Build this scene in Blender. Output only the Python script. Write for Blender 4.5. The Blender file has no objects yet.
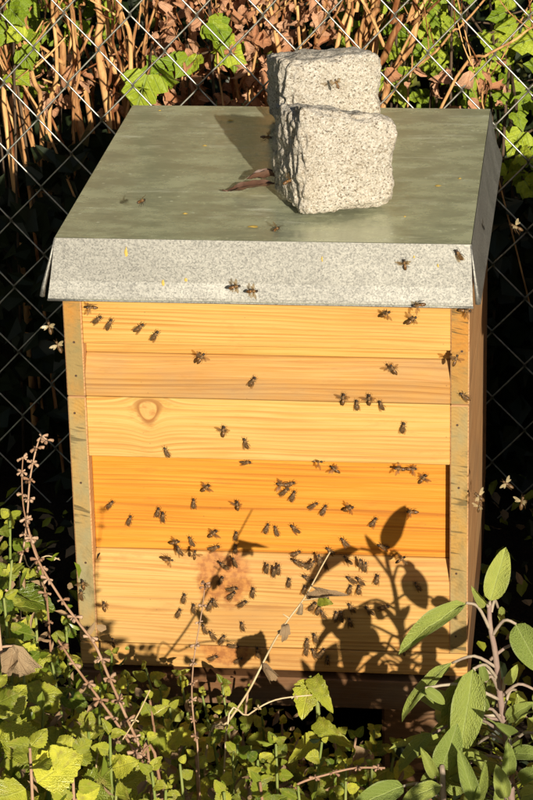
import bpy, bmesh, math, random
from mathutils import Vector, Matrix, noise
rnd = random.Random(7)
S = bpy.context.scene
COL = S.collection
SEAM = 0.50                       # height of the joint between the two hive boxes

# ------------------------------------------------------------------ camera
CAM = Vector((.3229, -2.6046, 1.0472 + SEAM))
YAW, PIT, ROLL, FPX = .1233, .3794, -.0230, 2720.9
FW = Vector((-math.sin(YAW)*math.cos(PIT), math.cos(YAW)*math.cos(PIT), -math.sin(PIT)))
_r = Vector((math.cos(YAW), math.sin(YAW), 0)); _u = _r.cross(FW)
RT = _r*math.cos(ROLL) + _u*math.sin(ROLL); UP = -_r*math.sin(ROLL) + _u*math.cos(ROLL)
cd = bpy.data.cameras.new('camera'); co = bpy.data.objects.new('camera', cd); COL.objects.link(co)
M = Matrix((RT, UP, -FW)).transposed().to_4x4(); M.translation = CAM; co.matrix_world = M
cd.sensor_fit = 'VERTICAL'; cd.sensor_height = 24; cd.sensor_width = 16; cd.lens = FPX/800*24
cd.clip_start = .05; cd.clip_end = 500
S.camera = co

# ------------------------------------------------------------------ sky, sun, exposure
EL = math.radians(17.0); AZ = Vector((.332, -.943, 0)).normalized()
SUN = Vector((AZ.x*math.cos(EL), AZ.y*math.cos(EL), math.sin(EL)))
w = bpy.data.worlds.new('World'); S.world = w; w.use_nodes = True
nt = w.node_tree; bg = nt.nodes['Background']; sk = nt.nodes.new('ShaderNodeTexSky')
sk.sky_type = 'NISHITA'; sk.sun_disc = False; sk.sun_elevation = EL; sk.sun_rotation = math.atan2(AZ.x, AZ.y)
nt.links.new(sk.outputs[0], bg.inputs[0]); bg.inputs[1].default_value = .05
sd = bpy.data.lights.new('sun', 'SUN'); so = bpy.data.objects.new('sun', sd); COL.objects.link(so)
sd.energy = 5.0; sd.angle = math.radians(.5); sd.color = (1, .90, .74)
so.rotation_euler = SUN.to_track_quat('Z', 'Y').to_euler(); so.location = SUN*6
S.view_settings.view_transform = 'Standard'; S.view_settings.look = 'None'
S.view_settings.gamma = 1; S.view_settings.exposure = .42

# ------------------------------------------------------------------ helpers
def ray(px, py): return (FW*FPX + RT*(px-266.5) - UP*(py-400)).normalized()
def at(px, py, Y):                # the point of the place seen at a photo pixel, at depth y = Y
    d = ray(px, py); return CAM + d*((Y-CAM.y)/d.y)
def atz(px, py, Z):
    d = ray(px, py); return CAM + d*((Z-CAM.z)/d.z)

def link(o): COL.objects.link(o); return o
def tag(o, label=None, cat=None, group=None, kind=None):
    if label: o['label'] = label
    if cat: o['category'] = cat
    if group: o['group'] = group
    if kind: o['kind'] = kind
    return o
def empty(name, loc, label, cat, group=None):
    o = link(bpy.data.objects.new(name, None)); o.location = loc; o.empty_display_size = .05
    bpy.context.view_layer.update() if False else None
    return tag(o, label, cat, group)
def obj(name, me, parent=None, mw=None, mats=None):
    if mats and not me.materials:
        for m in (mats if isinstance(mats, (list, tuple)) else [mats]): me.materials.append(m)
    o = link(bpy.data.objects.new(name, me))
    mw = mw if mw is not None else Matrix()
    if parent is not None:
        o.parent = parent
        mw = parent.matrix_basis.inverted() @ mw if parent.parent is None else (parent.parent.matrix_basis @ parent.matrix_basis).inverted() @ mw
    o.matrix_basis = mw
    return o
def T(v): return Matrix.Translation(Vector(v))
def mesh(name, verts, faces, smooth=False, midx=None):
    me = bpy.data.meshes.new(name); me.from_pydata([tuple(v) for v in verts], [], faces)
    if smooth: me.polygons.foreach_set('use_smooth', [True]*len(faces))
    if midx: me.polygons.foreach_set('material_index', midx)
    me.update(); return me
def tube(pts, rad, n=6, cap=True, V=None, F=None):
    V = [] if V is None else V; F = [] if F is None else F
    pts = [Vector(p) for p in pts]; b0 = len(V); prev = None
    for i, p in enumerate(pts):
        t = (pts[min(i+1, len(pts)-1)] - pts[max(i-1, 0)])
        t = t.normalized() if t.length > 1e-9 else Vector((0, 0, 1))
        if prev is None:
            a = t.orthogonal().normalized()
        else:
            a = (prev - t*prev.dot(t)); a = a.normalized() if a.length > 1e-6 else t.orthogonal().normalized()
        prev = a; b = t.cross(a); r = rad[i] if isinstance(rad, (list, tuple)) else rad
        for k in range(n):
            q = 2*math.pi*k/n; V.append(p + (a*math.cos(q) + b*math.sin(q))*r)
    for i in range(len(pts)-1):
        for k in range(n):
            F.append((b0+i*n+k, b0+i*n+(k+1) % n, b0+(i+1)*n+(k+1) % n, b0+(i+1)*n+k))
    if cap:
        F.append(tuple(b0+k for k in reversed(range(n)))); F.append(tuple(b0+(len(pts)-1)*n+k for k in range(n)))
    return V, F
def smoothpath(pts, k=4):
    pts = [Vector(p) for p in pts]; out = []
    for i in range(len(pts)-1):
        p0, p1, p2, p3 = pts[max(i-1, 0)], pts[i], pts[i+1], pts[min(i+2, len(pts)-1)]
        for j in range(k):
            t = j/k
            out.append(.5*((2*p1) + (p2-p0)*t + (2*p0-5*p1+4*p2-p3)*t*t + (-p0+3*p1-3*p2+p3)*t**3))
    return out + [pts[-1]]
def frame(loc, d, n, s=(1, 1, 1)):
    y = Vector(d).normalized(); z = Vector(n) - y*Vector(n).dot(y)
    z = z.normalized() if z.length > 1e-5 else y.orthogonal().normalized(); x = y.cross(z)
    m = Matrix((x*s[0], y*s[1], z*s[2])).transposed().to_4x4(); m.translation = loc; return m
def prism(pts_front, pts_back): # two loops of equal length, closed solid
    n = len(pts_front); V = list(pts_front) + list(pts_back)
    F = [tuple(range(n)), tuple(reversed(range(n, 2*n)))]
    F += [(i, n+i, n+(i+1) % n, (i+1) % n) for i in range(n)]
    return V, F
def fix(me):
    bm = bmesh.new(); bm.from_mesh(me); bmesh.ops.recalc_face_normals(bm, faces=bm.faces); bm.to_mesh(me); bm.free(); return me
def box_me(name, x0, x1, y0, y1, z0, z1, bev=.0012):
    c = Vector(((x0+x1)/2, (y0+y1)/2, (z0+z1)/2))
    bm = bmesh.new(); bmesh.ops.create_cube(bm, size=1)
    for v in bm.verts: v.co = Vector((v.co.x*(x1-x0), v.co.y*(y1-y0), v.co.z*(z1-z0)))
    if bev: bmesh.ops.bevel(bm, geom=bm.edges[:], offset=bev, segments=1, affect='EDGES')
    me = bpy.data.meshes.new(name); bm.to_mesh(me); bm.free(); return me, c

# ------------------------------------------------------------------ materials
class NT:
    def __init__(s, name):
        s.m = bpy.data.materials.new(name); s.m.use_nodes = True; s.t = s.m.node_tree
        s.b = s.t.nodes['Principled BSDF']; s.out = s.t.nodes['Material Output']
    def n(s, typ, **kw):
        x = s.t.nodes.new('ShaderNode'+typ)
        ins = kw.pop('i', {})
        for k, v in kw.items(): setattr(x, k, v)
        for k, v in ins.items(): s.set(x.inputs[k], v)
        return x
    def set(s, sock, v):
        if isinstance(v, bpy.types.NodeSocket): s.t.links.new(v, sock)
        elif isinstance(v, bpy.types.Node): s.t.links.new(v.outputs[0], sock)
        else:
            if hasattr(sock.default_value, '__len__') and not hasattr(v, '__len__'): v = (v,)*len(sock.default_value)
            if hasattr(v, '__len__') and len(v) == 3 and len(sock.default_value) == 4: v = tuple(v)+(1,)
            sock.default_value = v
    def math(s, op, a, b=0., c=0., clamp=False):
        x = s.n('Math', operation=op, use_clamp=clamp); s.set(x.inputs[0], a); s.set(x.inputs[1], b); s.set(x.inputs[2], c); return x.outputs[0]
    def mix(s, f, a, b, mode='MIX'):
        x = s.n('Mix', data_type='RGBA', blend_type=mode); s.set(x.inputs[0], f); s.set(x.inputs[6], a); s.set(x.inputs[7], b); return x.outputs[2]
    def ramp(s, f, stops):
        x = s.n('ValToRGB'); s.set(x.inputs[0], f); e = x.color_ramp.elements
        while len(e) < len(stops): e.new(.5)
        for k, (p, c) in zip(e, stops): k.position = p; k.color = tuple(c)+(1,) if len(c) == 3 else c
        return x.outputs[0]
    def fr(s, f, lo, hi):
        x = s.n('MapRange'); s.set(x.inputs[0], f); x.inputs[1].default_value = lo; x.inputs[2].default_value = hi; return x.outputs[0]
    def noise(s, vec, scale, detail=4, rough=.55, dist=0.):
        return s.n('TexNoise', i={'Vector': vec, 'Scale': scale, 'Detail': detail, 'Roughness': rough, 'Distortion': dist}).outputs[0]
    def vor(s, vec, scale, out=0, feature='F1'):
        return s.n('TexVoronoi', feature=feature, i={'Vector': vec, 'Scale': scale}).outputs[out]
    def objco(s): return s.n('TexCoord').outputs['Object']
    def geo(s): return s.n('NewGeometry').outputs['Position']
    def rand(s): return s.n('ObjectInfo').outputs['Random']
    def scale(s, v, sc, off=(0, 0, 0)):
        x = s.n('VectorMath', operation='MULTIPLY'); s.set(x.inputs[0], v); x.inputs[1].default_value = sc
        if off == (0, 0, 0): return x.outputs[0]
        y = s.n('VectorMath', operation='ADD'); s.set(y.inputs[0], x.outputs[0]); s.set(y.inputs[1], off); return y.outputs[0]
    def add(s, a, b):
        y = s.n('VectorMath', operation='ADD'); s.set(y.inputs[0], a); s.set(y.inputs[1], b); return y.outputs[0]
    def xyz(s, v): x = s.n('SeparateXYZ'); s.set(x.inputs[0], v); return x.outputs
    def comb(s, x, y, z): return s.n('CombineXYZ', i={0: x, 1: y, 2: z}).outputs[0]
    def P(s, **kw):
        names = dict(col='Base Color', rough='Roughness', metal='Metallic', spec='Specular IOR Level', normal='Normal', sss='Subsurface Weight', trans='Transmission Weight', aniso='Anisotropic')
        for k, v in kw.items(): s.set(s.b.inputs[names[k]], v)
    def bump(s, h, dist, strength=1.):
        b = s.n('Bump', i={'Height': h, 'Distance': dist, 'Strength': strength}); return b.outputs[0]

def wood(name, light, mid, dark, knots=(), freq=1., stain=None, weather=0.):
    N = NT(name); v = N.objco(); r = N.rand()
    off = N.comb(N.math('MULTIPLY', r, 37.), 0., N.math('MULTIPLY', r, 11.))
    X, Y, Z = N.xyz(v)
    kn = 0.; ring = None; zw = Z; core = None
    for (kx, kz, kr) in knots:
        dz = N.math('SUBTRACT', Z, kz); dx = N.math('MULTIPLY', N.math('SUBTRACT', X, kx), N.math('SUBTRACT', 1.15, N.math('MULTIPLY', dz, 30.)))
        d2 = N.math('ADD', N.math('MULTIPLY', dx, dx), N.math('MULTIPLY', dz, dz))
        q = N.math('DIVIDE', N.math('MULTIPLY', dz, kr*kr*2.2), N.math('ADD', d2, kr*kr*.9))
        zw = N.math('SUBTRACT', zw, N.math('MULTIPLY', q, .75))
        d = N.math('SQRT', d2)
        core = (N.fr(d, kr*1.15, kr*.55), d)
    warp = N.noise(N.add(N.scale(v, (2.2, 9, 9)), off), 1., 2)
    zw = N.math('ADD', zw, N.math('MULTIPLY', N.math('SUBTRACT', warp, .5), .022))
    g1 = N.noise(N.add(N.comb(N.math('MULTIPLY', X, 1.2), Y, N.math('MULTIPLY', zw, 150.*freq)), off), 1., 4, .65)
    g2 = N.noise(N.add(N.comb(N.math('MULTIPLY', X, 9.), Y, N.math('MULTIPLY', zw, 520.)), off), 1., 2, .6)
    g3 = N.noise(N.add(N.scale(v, (4, 20, 16)), off), 1., 3)
    t = N.math('ADD', N.math('MULTIPLY', g1, .72), N.math('MULTIPLY', g2, .28))
    c = N.ramp(t, [(.30, dark), (.42, mid), (.50, light), (.54, mid), (.62, light), (.8, light)])
    c = N.mix(N.fr(g3, .4, .75), c, N.mix(.55, c, mid, 'MULTIPLY') if False else N.mix(.5, c, dark))
    # annual rings seen edge on: narrow dark latewood lines of uneven spacing and strength
    wv = N.noise(N.add(N.comb(N.math('MULTIPLY', X, .8), Y, N.math('MULTIPLY', zw, 22.)), off), 1., 3, .6)
    ph = N.math('ADD', N.math('MULTIPLY', zw, 235.*freq), N.math('MULTIPLY', wv, 7.))
    fx = N.math('FRACT', N.math('ADD', ph, N.math('MULTIPLY', r, 9.)))
    line = N.math('MULTIPLY', N.math('MULTIPLY', N.fr(fx, .35, .86), N.fr(fx, 1., .90)), N.fr(N.noise(N.add(N.comb(N.math('MULTIPLY', X, 2.5), Y, N.math('MULTIPLY', zw, 60.)), off), 1., 3), .36, .66))
    c = N.mix(N.math('MULTIPLY', line, .85), c, N.mix(.35, dark, (.20, .085, .018)))
    dn = N.math('MULTIPLY', N.fr(N.noise(N.add(N.scale(v, (14, 14, 40)), off), 1., 5, .7), .58, .72), .45)
    c = N.mix(dn, c, N.mix(.4, dark, (.25, .13, .05)))
    # fine ray flecks and small dents
    fl = N.fr(N.noise(N.add(N.scale(v, (60, 60, 900)), off), 1., 1), .68, .74)
    c = N.mix(N.math('MULTIPLY', fl, .35), c, dark)
    if core:
        rg = N.math('SINE', N.math('MULTIPLY', N.math('ADD', core[1], N.math('MULTIPLY', g3, .004)), 1700.))
        kc = N.mix(N.math('MULTIPLY', N.fr(rg, -1, 1), N.fr(g3, .35, .65)), (.54, .31, .10), (.46, .22, .06))
        c = N.mix(N.math('MULTIPLY', core[0], .85), c, kc)
        rim = N.math('MULTIPLY', N.fr(core[1], .0095, .0110), N.fr(core[1], .0175, .0118))
        c = N.mix(N.math('MULTIPLY', rim, N.fr(g3, .15, .5)), c, (.22, .075, .016))
        halo = N.math('MULTIPLY', N.fr(core[1], .030, .014), N.fr(N.noise(N.scale(v, (60, 60, 150)), 1., 4, .7), .5, .66))
        c = N.mix(N.math('MULTIPLY', halo, .7), c, (.34, .14, .035))
    if stain:
        sx, sz, sr = stain
        dx = N.math('SUBTRACT', X, sx); dz = N.math('SUBTRACT', Z, sz)
        d = N.math('SQRT', N.math('ADD', N.math('MULTIPLY', dx, dx), N.math('MULTIPLY', dz, dz)))
        d = N.math('ADD', d, N.math('MULTIPLY', N.math('SUBTRACT', N.noise(v, 45., 4), .5), .04))
        c = N.mix(N.math('MULTIPLY', N.fr(d, sr*1.05, sr*.75), .9), c, N.mix(N.fr(N.noise(v, 160., 3), .4, .6), (.46, .20, .05), (.30, .11, .03)))
    if weather:
        k = N.math('MULTIPLY', N.fr(N.noise(N.scale(v, (6, 6, 14)), 1., 5, .65), .45, .72), weather)
        c = N.mix(k, c, (.25, .22, .15))
    # specks of propolis and dirt
    sp = N.math('MULTIPLY', N.fr(N.vor(v, 75.), .07, .04), N.fr(N.noise(v, 9., 2), .52, .6))
    c = N.mix(N.math('MULTIPLY', sp, .55), c, (.16, .08, .03))
    N.P(col=c, rough=N.fr(g2, -1.2, 1.6) if False else .62, spec=.3, normal=N.bump(N.math('ADD', N.math('MULTIPLY', t, .7), g2), .0006, .5))
    return N.m
def endgrain(name, c1, c2, grey, amt):
    N = NT(name); v = N.objco(); r = N.rand()
    off = N.comb(N.math('MULTIPLY', r, 3.), N.math('MULTIPLY', r, 7.), N.math('MULTIPLY', r, 19.))
    X, Y, Z = N.xyz(v)
    seg = N.math('MULTIPLY', N.math('ADD', Z, N.math('MULTIPLY', r, .3)), 7.)
    wz = N.noise(N.add(N.scale(v, (12, 12, 7)), off), 1., 3)
    n0 = N.noise(N.add(v, off), 30., 3); n1 = N.noise(N.add(v, off), 240., 3)
    ringc = N.math('ADD', N.math('ADD', N.math('MULTIPLY', N.math('MULTIPLY', X, X), 40.), N.math('MULTIPLY', X, .55)), N.math('ADD', Z, N.math('MULTIPLY', wz, .05)))
    rg = N.math('MULTIPLY', N.math('SINE', N.math('MULTIPLY', ringc, 1500.)), N.fr(n0, .3, .7))
    c = N.mix(N.fr(rg, -1.4, 1.8), c1, c2)
    c = N.mix(N.fr(n1, .40, .7), c, N.mix(.3, c, c1))
    n3 = N.noise(N.add(N.scale(v, (70, 70, 160)), off), 1., 5, .75)
    c = N.mix(N.math('MULTIPLY', N.fr(n3, .52, .68), .65), c, (.17, .115, .045))
    gk = N.fr(N.noise(N.add(N.scale(v, (18, 18, 9)), off), 1., 4, .65), .36, .64)
    c = N.mix(N.math('MULTIPLY', gk, amt), c, grey)
    ck = N.noise(N.add(N.comb(N.math('MULTIPLY', X, 26.), 0., N.math('MULTIPLY', N.math('ADD', Z, N.math('MULTIPLY', N.math('SUBTRACT', wz, .25), X)), 210.)), off), 1., 1)
    ckm = N.math('MULTIPLY', N.fr(ck, .58, .66), N.fr(N.noise(N.add(v, off), 14., 2), .44, .54))
    c = N.mix(N.math('MULTIPLY', ckm, .75), c, (.085, .065, .03))
    c = N.mix(N.math('MULTIPLY', N.fr(N.noise(N.add(N.scale(v, (30, 30, 16)), off), 1., 5, .7), .56, .70), .6), c, (.13, .11, .05))
    N.P(col=c, rough=.75, spec=.2, normal=N.bump(N.math('SUBTRACT', n1, ckm), .001, .6)); return N.m

W_COVER = wood('pine_pale', (0.590, 0.385, 0.128), (0.550, 0.315, 0.080), (0.420, 0.163, 0.027), knots=((-.125, .0195, .0125),), freq=.8)
W_UP = wood('pine_yellow', (0.580, 0.362, 0.110), (0.540, 0.295, 0.068), (0.420, 0.163, 0.023))
W_REC = wood('pine_amber', (0.590, 0.272, 0.034), (0.560, 0.218, 0.016), (0.386, 0.106, 0.006), freq=.7)
W_LOW = wood('pine_worn', (0.585, 0.370, 0.126), (0.545, 0.300, 0.082), (0.403, 0.171, 0.039), freq=.8, stain=(-.052, .020, .032), weather=.14)
W_BEV = wood('pine_bevel', (0.521, 0.301, 0.093), (0.470, 0.236, 0.058), (0.319, 0.139, 0.031), weather=.4)
W_SIDE = wood('pine_side', (0.60, 0.36, 0.16), (0.52, 0.28, 0.12), (0.33, 0.15, 0.06), weather=.3)
W_FLOOR = wood('pine_shade_dark', (0.202, 0.098, 0.039), (0.151, 0.069, 0.027), (0.084, 0.037, 0.015), weather=.4)  # pine darkened in colour for the shade under the boxes
E_POST = endgrain('end_grain', (0.336, 0.185, 0.042), (0.454, 0.277, 0.084), (0.260, 0.235, 0.126), .9)
E_POST2 = endgrain('end_grain_fresh', (0.370, 0.160, 0.029), (0.470, 0.235, 0.050), (0.227, 0.193, 0.084), .75)

def galvanised():
    N = NT('galvanised_steel'); v = N.objco()
    cell = N.n('TexVoronoi', i={'Vector': v, 'Scale': 640.}).outputs['Color']
    cv = N.n('SeparateColor', i={0: cell}).outputs[0]
    fine = N.noise(v, 620., 3, .7)
    big = N.noise(N.scale(v, (5, 16, 6)), 1., 5, .65)
    stk = N.noise(N.scale(v, (16, 30, 20)), 1., 6, .7, 0.)
    base = N.mix(N.fr(cv, 0., 1.), (.155, .155, .145), (.335, .33, .30))
    base = N.mix(N.math('MULTIPLY', N.fr(fine, .40, .66), .55), base, (.42, .415, .375))
    nz = N.xyz(N.n('NewGeometry').outputs['Normal'])[2]
    top = N.fr(nz, .8, .95)
    film = N.math('ADD', .10, N.math('MULTIPLY', N.fr(stk, .42, .62), .70))       # dried dirt film, mostly on the flat top where rain stands
    base = N.mix(N.math('MULTIPLY', film, N.math('MULTIPLY', top, .85)), base, (.76, .74, .44))
    sp = N.math('MULTIPLY', N.fr(N.vor(v, 60.), .14, .06), N.fr(N.noise(v, 14., 2), .41, .47))
    sp = N.math('MULTIPLY', sp, top)
    base = N.mix(N.math('MULTIPLY', sp, .8), base, (.78, .76, .66))
    dk = N.math('MULTIPLY', N.fr(N.noise(N.scale(v, (40, 70, 40)), 1., 4, .6), .60, .72), N.fr(N.noise(v, 11., 2), .48, .6))
    base = N.mix(N.math('MULTIPLY', N.math('MULTIPLY', dk, top), .6), base, (.12, .11, .05))
    wht = N.math('MULTIPLY', N.fr(N.noise(N.scale(v, (14, 75, 40)), 1., 5, .7), .54, .68), N.fr(N.noise(v, 8., 3), .42, .62))
    base = N.mix(N.math('MULTIPLY', N.math('MULTIPLY', wht, top), .75), base, (.88, .87, .78))
    sp = N.math('MAXIMUM', sp, N.math('MULTIPLY', wht, .8))
    metal = N.math('SUBTRACT', .75, N.math('MULTIPLY', N.math('ADD', N.math('ADD', .18, N.math('MULTIPLY', film, .35)), N.math('MULTIPLY', sp, .4)), top), 0, True)
    rough = N.math('ADD', N.math('ADD', .13, N.math('MULTIPLY', big, .12)), N.math('ADD', N.math('MULTIPLY', film, .16), N.math('MULTIPLY', N.math('SUBTRACT', 1., top), .30)))
    base = N.mix(top, base, N.mix(.6, base, (.60, .65, .43)))  # olive tint of mirrored foliage mixed into the top's colour
    h = N.math('ADD', N.math('MULTIPLY', cv, .35), N.math('MULTIPLY', fine, .5))
    b1 = N.bump(h, .0003, N.math('ADD', .06, N.math('MULTIPLY', N.math('SUBTRACT', 1., top), .3)))
    b2 = N.n('Bump', i={'Height': N.noise(N.scale(v, (11, 3, 5)), 1., 3), 'Distance': .004, 'Strength': .16, 'Normal': b1}).outputs[0]
    N.P(col=base, metal=metal, rough=rough, normal=b2); return N.m
GALV = galvanised()

def granite():
    N = NT('granite'); v = N.objco()
    a = N.n('SeparateColor', i={0: N.n('TexVoronoi', i={'Vector': v, 'Scale': 620.}).outputs['Color']}).outputs[0]
    a2 = N.n('SeparateColor', i={0: N.n('TexVoronoi', i={'Vector': v, 'Scale': 380.}).outputs['Color']}).outputs[1]
    b = N.noise(v, 520., 3, .7); d = N.noise(v, 30., 3)
    c = N.ramp(a, [(.0, (.16, .135, .10)), (.07, (.34, .28, .21)), (.17, (.50, .46, .39)), (.6, (.68, .63, .54)), (1., (.82, .77, .69))])
    c = N.mix(N.math('MULTIPLY', N.fr(a2, .35, .9), .35), c, (.60, .52, .40))
    c = N.mix(N.math('MULTIPLY', N.fr(b, .58, .66), .75), c, (.11, .095, .08))
    c = N.mix(N.math('MULTIPLY', N.fr(d, .5, .75), .35), c, (.44, .36, .25))
    N.P(col=c, rough=.85, spec=.25, normal=N.bump(N.math('ADD', b, N.math('MULTIPLY', N.noise(v, 150., 5, .75), 3.)), .0022, 1.)); return N.m
GRAN = granite()

def leafmat(name, c1, c2, vein, transl, rough=.5, vfreq=9., pebble=0., edge=None, spec=.35, slant=.8, blotch=None, vk=.6):
    N = NT(name); v = N.objco(); r = N.rand(); X, Y, Z = N.xyz(v)
    c = N.mix(r, c1, c2)
    n = N.noise(N.add(v, N.comb(N.math('MULTIPLY', r, 50.), 0., 0.)), 3.2, 4)
    c = N.mix(N.math('MULTIPLY', N.fr(n, .4, .75), .45), c, c1)
    ax = N.math('ABSOLUTE', X)
    mid = N.fr(ax, .035, .008)
    sv = N.math('SINE', N.math('MULTIPLY', N.math('SUBTRACT', Y, N.math('MULTIPLY', ax, slant)), vfreq*2*math.pi))
    svm = N.fr(sv, .82, 1.)
    vm = N.math('MAXIMUM', mid, N.math('MULTIPLY', svm, .55))
    c = N.mix(N.math('MULTIPLY', vm, vk), c, vein)
    if blotch:
        c = N.mix(N.math('MULTIPLY', N.fr(N.noise(N.add(v, N.comb(N.math('MULTIPLY', r, 90.), 3., 0.)), 2.6, 3), .56, .7), .8), c, blotch)
    if edge: c = N.mix(N.math('MULTIPLY', N.fr(ax, .38, .5), .5), c, edge)
    h = N.math('SUBTRACT', N.math('MULTIPLY', n, .3), N.math('MULTIPLY', vm, .6))
    if pebble: h = N.math('ADD', h, N.math('MULTIPLY', N.vor(v, 34., 0), pebble))
    nb = N.bump(h, .06, .45)
    N.P(col=c, rough=rough, spec=spec, normal=nb)
    if transl:
        tr = N.n('BsdfTranslucent'); N.set(tr.inputs[0], N.mix(.5, c, (.55, .75, .05), 'MULTIPLY') if False else c); N.set(tr.inputs['Normal'], nb)
        ms = N.n('MixShader', i={0: transl}); N.t.links.new(N.b.outputs[0], ms.inputs[1]); N.t.links.new(tr.outputs[0], ms.inputs[2])
        N.t.links.new(ms.outputs[0], N.out.inputs[0])
    return N.m
L_SAGE = leafmat('sage_leaf', (.22, .29, .06), (.42, .47, .10), (.40, .46, .18), .26, .65, 9., .45, (.50, .56, .34), vk=.45)
L_BALM = leafmat('balm_leaf', (.11, .18, .014), (.74, .73, .085), (.60, .62, .18), .32, .30, 6., .15, None, .5, 1.0, (.42, .36, .09), vk=.28)
L_IVY = leafmat('ivy_leaf', (.16, .25, .012), (.48, .55, .045), (.34, .44, .14), .22, .45, 4., 0, None, .25, 1.2)
L_DARK = leafmat('shade_dark_leaf', (.010, .017, .005), (.019, .030, .008), (.028, .038, .016), .1, .5, 5.)  # leaf colour blackened so gaps between plants read as shade
L_DEAD = leafmat('dead_leaf', (.50, .23, .11), (.76, .46, .29), (.30, .13, .06), .15, .75, 6., .2, None, .2)
L_DRY = leafmat('withered_leaf', (.30, .20, .11), (.46, .34, .20), (.22, .14, .08), .15, .8, 6., .2, None, .15)
L_HEDGE = leafmat('hedge_leaf', (.12, .13, .018), (.22, .22, .035), (.16, .18, .05), .2, .5, 5.)

def barkmat(name, c1, c2, sc=(60, 60, 9), rough=.75):
    N = NT(name); v = N.geo(); r = N.rand()
    n = N.noise(N.scale(v, sc), 1., 4, .6); n2 = N.noise(v, 300., 2)
    c = N.mix(N.fr(N.math('ADD', N.math('MULTIPLY', n, .8), N.math('MULTIPLY', N.math('SUBTRACT', r, .5), .35)), .25, .65), c1, c2)
    N.P(col=c, rough=rough, spec=.25, normal=N.bump(N.math('ADD', n, n2), .0008, .6)); return N.m
B_CANE = barkmat('cane_bark', (.17, .055, .016), (.78, .46, .19), (110, 110, 16))
B_DRY = barkmat('dry_stalk', (.27, .15, .085), (.50, .34, .23), (90, 90, 30))
B_PALE = barkmat('pale_stalk', (.46, .34, .18), (.64, .52, .33), (90, 90, 30))
B_SAGE = barkmat('sage_stem', (.26, .18, .15), (.42, .36, .26), (80, 80, 30))
B_GREEN = barkmat('green_stem', (.15, .20, .04), (.26, .29, .09), (80, 80, 30))
B_TWIG = barkmat('dark_twig', (.06, .04, .025), (.13, .085, .05), (80, 80, 20))
def plain(name, col, rough=.5, metal=0., spec=.5, nz=None):
    N = NT(name); v = N.objco()
    k = N.noise(v, nz or 200., 3); N.P(col=N.mix(N.fr(k, .3, .7), tuple(x*.75 for x in col), tuple(min(1, x*1.2) for x in col)), rough=rough, metal=metal, spec=spec); return N.m
WIRE = plain('fence_wire', (.46, .46, .40), .45, .85, .3)
DROP = plain('bee_droppings', (.55, .38, .08), .7)
def soil():
    N = NT('soil'); v = N.geo(); n = N.noise(v, 12., 6, .65); m = N.noise(v, 90., 4, .6)
    c = N.ramp(N.math('ADD', N.math('MULTIPLY', n, .5), N.math('MULTIPLY', m, .5)), [(.3, (.010, .007, .005)), (.55, (.026, .018, .012)), (.75, (.05, .036, .022))])
    N.P(col=c, rough=.95, spec=.1, normal=N.bump(N.math('ADD', n, m), .02, .8)); return N.m
SOIL = soil()
def beemats():
    dk = plain('bee_dark', (.030, .017, .010), .42, nz=900.)
    am = plain('bee_amber', (.26, .12, .028), .45, nz=900.)
    N = NT('bee_thorax'); v = N.objco(); k = N.noise(v, 1500., 2)
    N.P(col=N.mix(N.fr(k, .35, .65), (.08, .04, .015), (.28, .16, .06)), rough=.8, normal=N.bump(k, .0006, .9)); th = N.m
    N = NT('bee_wing'); N.P(col=(.30, .21, .11), rough=.3, spec=.4)
    v = N.objco(); tp = N.n('BsdfTransparent', i={0: (.62, .52, .38)})
    cells = N.fr(N.vor(v, 900., 0, 'DISTANCE_TO_EDGE'), .08, .02)
    f = N.math('ADD', .12, N.math('MULTIPLY', cells, .30))
    ms = N.n('MixShader', i={0: f}); N.t.links.new(tp.outputs[0], ms.inputs[1]); N.t.links.new(N.b.outputs[0], ms.inputs[2]); N.t.links.new(ms.outputs[0], N.out.inputs[0])
    return dk, am, th, N.m
BEE_DK, BEE_AM, BEE_TH, BEE_WG = beemats()
def sunlit_wing():
    N = NT('bee_wing_sunlit'); N.P(col=(.62, .50, .28), rough=.3)  # paler wing: sunlight on the flying bees put into its colour
    tp = N.n('BsdfTransparent', i={0: (.85, .8, .7)}); cells = N.fr(N.vor(N.objco(), 900., 0, 'DISTANCE_TO_EDGE'), .08, .02)
    ms = N.n('MixShader', i={0: N.math('ADD', .34, N.math('MULTIPLY', cells, .4))}); N.t.links.new(tp.outputs[0], ms.inputs[1]); N.t.links.new(N.b.outputs[0], ms.inputs[2]); N.t.links.new(ms.outputs[0], N.out.inputs[0])
    return N.m
BEE_WF = sunlit_wing()

# ------------------------------------------------------------------ ground
def ground():
    V, F = [], []; n = 90
    for j in range(n+1):
        for i in range(n+1):
            def sp(t): t = t*2-1; return math.copysign(abs(t)**3*60 + abs(t)*2.2, t)
            x, y = sp(i/n), sp(j/n)+.4
            V.append((x, y, .02*noise.noise((x*4, y*4, 0)) + .008*noise.noise((x*17, y*17, 3)) - .01))
    F = [(j*(n+1)+i, j*(n+1)+i+1, (j+1)*(n+1)+i+1, (j+1)*(n+1)+i) for j in range(n) for i in range(n)]
    tag(obj('ground', mesh('ground', V, F, True), mats=SOIL), 'dark garden soil under the hive and plants', kind='structure')
ground()

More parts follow.
